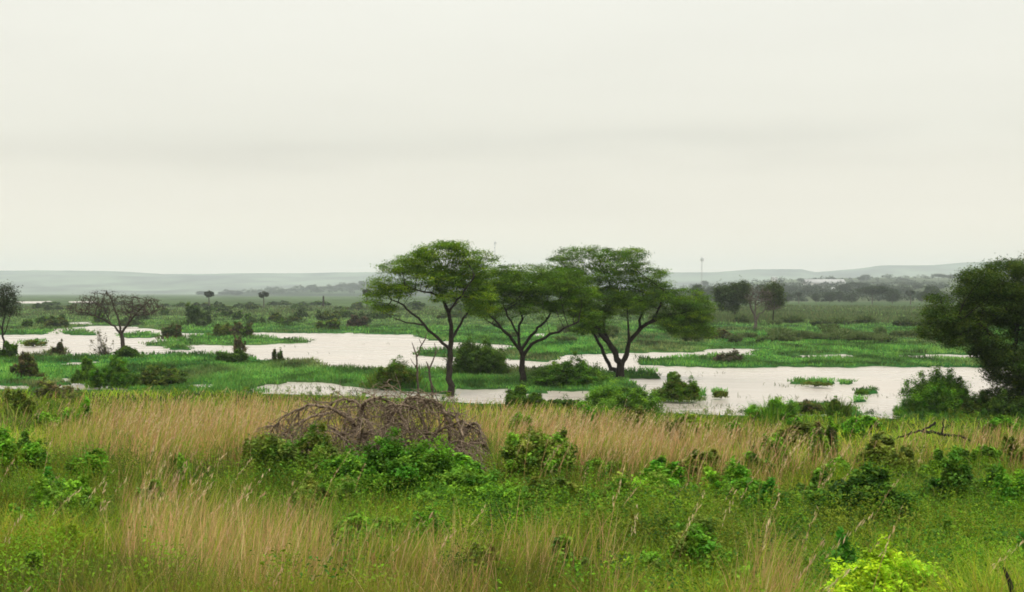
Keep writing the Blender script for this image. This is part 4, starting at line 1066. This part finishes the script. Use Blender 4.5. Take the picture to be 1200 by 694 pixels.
    ok &= (hc > .10) & (rng.rand(n) < hc*np.interp(py, [600, 720], [1, .5])) & ~((np.abs(px-1045) < 95) & (d < LIME_D+.6))
    px, d, x, z, hc, hm = px[ok], d[ok], x[ok], z[ok], hc[ok], hm[ok]; n = len(px)
    spec = fbm(x*.35+90, d*.3+4, 3)
    base = np.array([(.09,.20,.010)])*(1-sstep(.38, .5, spec))[:, None]+np.array([(.05,.155,.009)])*(sstep(.38, .5, spec)*(1-sstep(.52, .6, spec)))[:, None]+np.array([(.12,.19,.013)])*sstep(.52, .6, spec)[:, None]
    t = rng.rand(n)**.55
    Lp = np.stack([x, d, z+(.05+.36*hc)*t], 1)
    L = np.maximum(rng.uniform(.018, .045, n), 1.7*d/F)*rng.uniform(.6, 1.2, n)
    cl = base*(.65+.7*fbm(x*2.1, d*1.6, 2))[:, None]*(1+(rng.rand(n, 1)-.5)*.7)*(1+(rng.rand(n, 3)-.5)*.12)
    V3, q3, c3 = leaves(Lp, L, .5, cl, rng, up=.7)
    q = np.concatenate([q, q3+len(V)]); V = np.concatenate([V, V3]); c = np.concatenate([c, c3])
    # upright leafy clumps, each a little colony of one kind of weed
    n = 9000
    px, d, x = sample(rng, n, (-240, 1440), (7.8, 88)); z, ok = near_ok(x, d)
    py = HY+F*(EYE-z-.3)/d; dr = dryness(px, py, x, d)
    hm = fbm(x*.62+15, d*.5+22, 3)
    ok &= ~((np.abs(px-1045) < 95) & (d < LIME_D+.6))
    ok &= rng.rand(n) < np.clip((.48-dr)*1.5, .01, 1)*np.clip((hm-.50)*10, .03, 1)*np.interp(py, [600, 720], [1, .45])
    px, d, x, z, hm = px[ok], d[ok], x[ok], z[ok], hm[ok]; n = len(px)
    sp2 = fbm(x*.4+33, d*.33+8, 3)+rng.normal(size=n)*.05
    kinds = np.array([(.14,.27,.010),(.045,.13,.010),(.10,.22,.009),(.15,.23,.012),(.035,.09,.010),(.14,.18,.014)])
    ki = np.clip(((sp2-.28)/.44*6).astype(int), 0, 5); kc = kinds[ki]
    Hc = rng.uniform(.22, .6, n)*(.6+.9*hm); Rc = rng.uniform(.10, .30, n)
    ms = 12; ks = np.repeat(np.arange(n), ms)
    a = rng.rand(len(ks))*6.28; tt = rng.rand(len(ks))**.6; rr = Rc[ks]*np.sqrt(rng.rand(len(ks)))*(1.15-.4*tt)
    sc_ = np.stack([x[ks]+np.cos(a)*rr, d[ks]+np.sin(a)*rr, z[ks]+Hc[ks]*tt], 1); scol = kc[ks]*(.65+.7*rng.rand(len(ks), 1))
    ml = 13; kl = np.repeat(np.arange(len(ks)), ml); sg = (.03+.10*Rc[ks])[kl][:, None]
    Lp = sc_[kl]+rng.normal(size=(len(kl), 3))*sg*np.array([1, 1, .8])
    L = np.maximum(rng.uniform(.016, .034, n)[ks][kl], 1.6*d[ks][kl]/F)*rng.uniform(.7, 1.25, len(kl))
    V4, q4, c4 = leaves(Lp, L, .55, scol[kl]*(1+(rng.rand(len(kl), 1)-.5)*.45), rng, up=.8)
    q = np.concatenate([q, q4+len(V)]); V = np.concatenate([V, V4]); c = np.concatenate([c, c4])
    o = build('leafy_weeds', V, [q], M_LEAF, col=np.clip(c, .004, .5)); tag(o, 'low broad leaved weeds filling the green parts of the near slope', 'weeds', kind='stuff')
foreground()

def marsh():
    rng = rs(320)
    n = 330000
    px = rng.uniform(-240, 1440, n); d = 1/rng.uniform(1/520., 1/66., n); x = (px-CX)/F*d
    ok = (slope_z(x, d) < .12) & ~water_mask(x, d)
    px, d, x = px[ok], d[ok], x[ok]; n = len(px)
    z = ground_z(x, d, np.zeros(n))
    n1 = fbm(x*.30, d*.10, 3); n2 = fbm(x*.06+8, d*.025, 3)
    H = (.13+.42*np.clip(n1*1.8-.5, 0, 1))*np.interp(d, [60, 200, 500], [1, 1.3, 2.2])
    # keep plants low beside open water
    W = np.maximum(.02, 1.1*d/F)
    cb = palette(rng, n, ((.05,.15,.024),(.038,.12,.020),(.08,.175,.026),(.065,.14,.020)), .22)
    co = palette(rng, n, ((.075,.10,.03),(.055,.08,.028),(.095,.11,.035)), .25)
    cf = palette(rng, n, ((.06,.12,.03),(.08,.14,.035),(.09,.13,.035)), .25)
    o_ = sstep(.50, .66, n2)[:, None]; c = cb*(1-o_)+co*o_
    f = sstep(190, 330, d+60*(n2-.5))[:, None]; c = c*(1-f)+cf*f
    c *= 1.5*np.clip(1+3.0*(fbm(x*.45+3, d*.15, 3)-.5), .35, 1.8)[:, None]
    P = np.stack([x, d, z-.03], 1)
    V, q, t, cc = blades(P, H*rng.uniform(.6, 1.2, n), W, rng.uniform(.1, .9, n), rng.rand(n)*6.28, c, rng)
    o = build('marsh_grass', V, [q, t], M_GRASS, col=np.clip(cc, .004, .5)); tag(o, 'bright green marsh plants covering the flats around the lake', 'marsh grass', kind='stuff')
    # sparse plants standing in the shallows
    m0 = 26000
    px = rng.uniform(-200, 1400, m0); d = 1/rng.uniform(1/175., 1/66., m0); x = (px-CX)/F*d
    near = np.exp(-((d-EYE*F/(shore_y(px)-8-HY))/9.)**2)
    k = fbm(x*.28+31, d*.5+7, 3)
    ok = (slope_z(x, d) < -.02) & water_mask(x, d) & (k+.16*near > .77)
    px, d, x = px[ok], d[ok], x[ok]; m0 = len(px)
    V, q, t, cc = blades(np.stack([x, d, -.05+0*x], 1), rng.uniform(.12, .5, m0), np.maximum(.02, .7*d/F), rng.uniform(.2, 1., m0), rng.rand(m0)*6.28, palette(rng, m0, ((.06,.10,.02),(.10,.12,.04),(.04,.075,.015)), .3), rng)
    o = build('shallow_water_plants', V, [q, t], M_GRASS, col=np.clip(cc, .004, .5)); tag(o, 'sparse grass and weed tufts standing in the shallow water', 'water plants', kind='stuff')
    # reeds further out
    n = 120000
    px = rng.uniform(-240, 1440, n); d = 1/rng.uniform(1/620., 1/230., n); x = (px-CX)/F*d
    n2 = fbm(x*.03, d*.012, 3)
    band = np.where(px > 760, sstep(262, 290, d), sstep(330, 420, d)*.8)*np.clip((n2-.25)*3, .15, 1)
    ok = (rng.rand(n) < band) & ~water_mask(x, d)
    px, d, x = px[ok], d[ok], x[ok]; n = len(px); z = ground_z(x, d, np.zeros(n))
    H = rng.uniform(.7, 1.2, n)*(.5+.9*fbm(x*.08, d*.03, 2))*np.where(px > 760, 1.15, .8)
    c = palette(rng, n, ((.08,.125,.035),(.10,.145,.04),(.065,.10,.03),(.115,.13,.045)), .2)*(.6+.8*fbm(x*.07+5, d*.02, 3))[:, None]
    V, q, t, cc = blades(np.stack([x, d, z-.05], 1), H, 1.1*d/F, rng.uniform(.05, .4, n), rng.rand(n)*6.28, c, rng)
    o = build('reeds', V, [q, t], M_GRASS, col=np.clip(cc, .004, .5)); tag(o, 'olive reed beds on the far side of the marsh', 'reeds', kind='stuff')
marsh()

# ------------------------------------------------------------------ haze
def haze():
    V, Q = boxv(-8900, 8900, -8900, 8900, -4, 190)
    m, N, L = new_mat('moist_air')
    v = N.new('ShaderNodeVolumePrincipled'); v.inputs['Color'].default_value = (.82, .88, .93, 1); v.inputs['Density'].default_value = HAZE
    v.inputs['Anisotropy'].default_value = .0
    o = N.new('ShaderNodeOutputMaterial'); L.new(v.outputs[0], o.inputs['Volume'])
    tag(build('haze', V, [Q], m), 'thin humid haze that pales the distant hills', 'haze', kind='stuff')
HAZE = 1.6e-4
haze()

# ------------------------------------------------------------------ sky, sun, camera
EL, AZ = math.radians(62), math.radians(-150)     # sun hidden by cloud, high and slightly behind the camera
def world():
    w = bpy.data.worlds.new('World'); bpy.context.scene.world = w; w.use_nodes = True
    N, L = w.node_tree.nodes, w.node_tree.links; N.clear()
    sky = N.new('ShaderNodeTexSky'); sky.sky_type = 'NISHITA'; sky.sun_disc = False; sky.sun_elevation = EL; sky.sun_rotation = AZ; sky.dust_density = 4
    tc = N.new('ShaderNodeTexCoord'); sep = N.new('ShaderNodeSeparateXYZ'); L.new(tc.outputs['Generated'], sep.inputs[0])
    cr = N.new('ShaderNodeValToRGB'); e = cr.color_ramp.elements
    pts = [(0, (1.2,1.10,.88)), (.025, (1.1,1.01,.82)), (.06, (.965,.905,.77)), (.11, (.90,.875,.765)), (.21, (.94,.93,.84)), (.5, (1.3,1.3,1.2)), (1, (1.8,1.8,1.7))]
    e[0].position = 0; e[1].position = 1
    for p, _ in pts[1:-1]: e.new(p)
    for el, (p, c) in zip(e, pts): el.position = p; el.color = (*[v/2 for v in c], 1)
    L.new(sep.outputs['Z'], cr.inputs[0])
    # cloud texture: soft stretched bands
    mp = N.new('ShaderNodeMapping'); mp.inputs['Scale'].default_value = (2.2, 2.2, 16); L.new(tc.outputs['Generated'], mp.inputs[0])
    ns = N.new('ShaderNodeTexNoise'); ns.inputs['Scale'].default_value = 1.5; ns.inputs['Detail'].default_value = 5; ns.inputs['Roughness'].default_value = .5; L.new(mp.outputs[0], ns.inputs['Vector'])
    mr = N.new('ShaderNodeMapRange'); mr.inputs[1].default_value = .35; mr.inputs[2].default_value = .7; mr.inputs[3].default_value = 1.03; mr.inputs[4].default_value = .99; L.new(ns.outputs['Fac'], mr.inputs[0])
    # one darker bank of cloud a little above the horizon
    sb = N.new('ShaderNodeMath'); sb.operation = 'SUBTRACT'; sb.inputs[1].default_value = .103; L.new(sep.outputs['Z'], sb.inputs[0])
    wv = N.new('ShaderNodeMath'); wv.operation = 'MULTIPLY_ADD'; wv.inputs[1].default_value = .05; L.new(ns.outputs['Fac'], wv.inputs[0]); 
    s2 = N.new('ShaderNodeMath'); s2.operation = 'SUBTRACT'; s2.inputs[1].default_value = .025; L.new(sb.outputs[0], wv.inputs[2]); L.new(wv.outputs[0], s2.inputs[0])
    dv = N.new('ShaderNodeMath'); dv.operation = 'DIVIDE'; dv.inputs[1].default_value = .014; L.new(s2.outputs[0], dv.inputs[0])
    sq = N.new('ShaderNodeMath'); sq.operation = 'MULTIPLY'; L.new(dv.outputs[0], sq.inputs[0]); L.new(dv.outputs[0], sq.inputs[1])
    ng = N.new('ShaderNodeMath'); ng.operation = 'MULTIPLY'; ng.inputs[1].default_value = -1; L.new(sq.outputs[0], ng.inputs[0])
    ex = N.new('ShaderNodeMath'); ex.operation = 'EXPONENT'; L.new(ng.outputs[0], ex.inputs[0])
    n2 = N.new('ShaderNodeTexNoise'); n2.inputs['Scale'].default_value = 2.6; n2.inputs['Detail'].default_value = 3
    mp2 = N.new('ShaderNodeMapping'); mp2.inputs['Scale'].default_value = (1, 1, 4); mp2.inputs['Location'].default_value = (6.1, 2.4, .4); L.new(tc.outputs['Generated'], mp2.inputs[0]); L.new(mp2.outputs[0], n2.inputs['Vector'])
    mr2 = N.new('ShaderNodeMapRange'); mr2.inputs[1].default_value = .42; mr2.inputs[2].default_value = .62; mr2.inputs[3].default_value = 0; mr2.inputs[4].default_value = .11; L.new(n2.outputs['Fac'], mr2.inputs[0])
    bk = N.new('ShaderNodeMath'); bk.operation = 'MULTIPLY'; L.new(ex.outputs[0], bk.inputs[0]); L.new(mr2.outputs[0], bk.inputs[1])
    fn = N.new('ShaderNodeMath'); fn.operation = 'SUBTRACT'; L.new(mr.outputs[0], fn.inputs[0]); L.new(bk.outputs[0], fn.inputs[1])
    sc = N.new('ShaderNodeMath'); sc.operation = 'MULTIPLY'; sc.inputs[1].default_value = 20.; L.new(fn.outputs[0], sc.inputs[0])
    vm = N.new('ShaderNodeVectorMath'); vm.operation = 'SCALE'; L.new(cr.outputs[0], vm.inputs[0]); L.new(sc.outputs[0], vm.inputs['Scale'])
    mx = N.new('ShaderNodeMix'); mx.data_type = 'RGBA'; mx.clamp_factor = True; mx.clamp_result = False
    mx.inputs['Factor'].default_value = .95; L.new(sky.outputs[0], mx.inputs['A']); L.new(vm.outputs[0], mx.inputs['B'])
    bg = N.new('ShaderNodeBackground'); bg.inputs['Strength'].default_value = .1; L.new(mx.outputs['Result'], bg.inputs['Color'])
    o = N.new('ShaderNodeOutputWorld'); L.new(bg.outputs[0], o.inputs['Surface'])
world()
sun = bpy.data.lights.new('sun', 'SUN'); sun.energy = 2.0; sun.angle = math.radians(18); sun.color = (1, .96, .88)
so = bpy.data.objects.new('sun', sun); C.objects.link(so); so.rotation_euler = (math.pi/2-EL, 0, math.radians(30)); so.location = (0, 0, 100)

cam = bpy.data.cameras.new('camera'); co = bpy.data.objects.new('camera', cam); C.objects.link(co)
cam.sensor_width = 36; cam.lens = 36*F/1200; cam.shift_y = -4/1200; cam.clip_start = .2; cam.clip_end = 30000
co.location = (0, 0, EYE); co.rotation_euler = (math.pi/2, 0, 0)
sc = bpy.context.scene; sc.camera = co
sc.view_settings.view_transform = 'Standard'; sc.view_settings.look = 'None'; sc.view_settings.gamma = 1; sc.view_settings.exposure = 0; sc.view_settings.use_curve_mapping = False
sc.render.engine = 'CYCLES'
cy = sc.cycles; cy.use_denoising = True
try: cy.denoiser = 'OPENIMAGEDENOISE'; cy.denoising_prefilter = 'ACCURATE'
except Exception: pass
cy.max_bounces = 6; cy.diffuse_bounces = 3; cy.glossy_bounces = 2; cy.transmission_bounces = 3; cy.volume_bounces = 2; cy.transparent_max_bounces = 4
cy.use_adaptive_sampling = True; cy.adaptive_threshold = .02; cy.filter_width = 1.8
cy.sample_clamp_indirect = 4
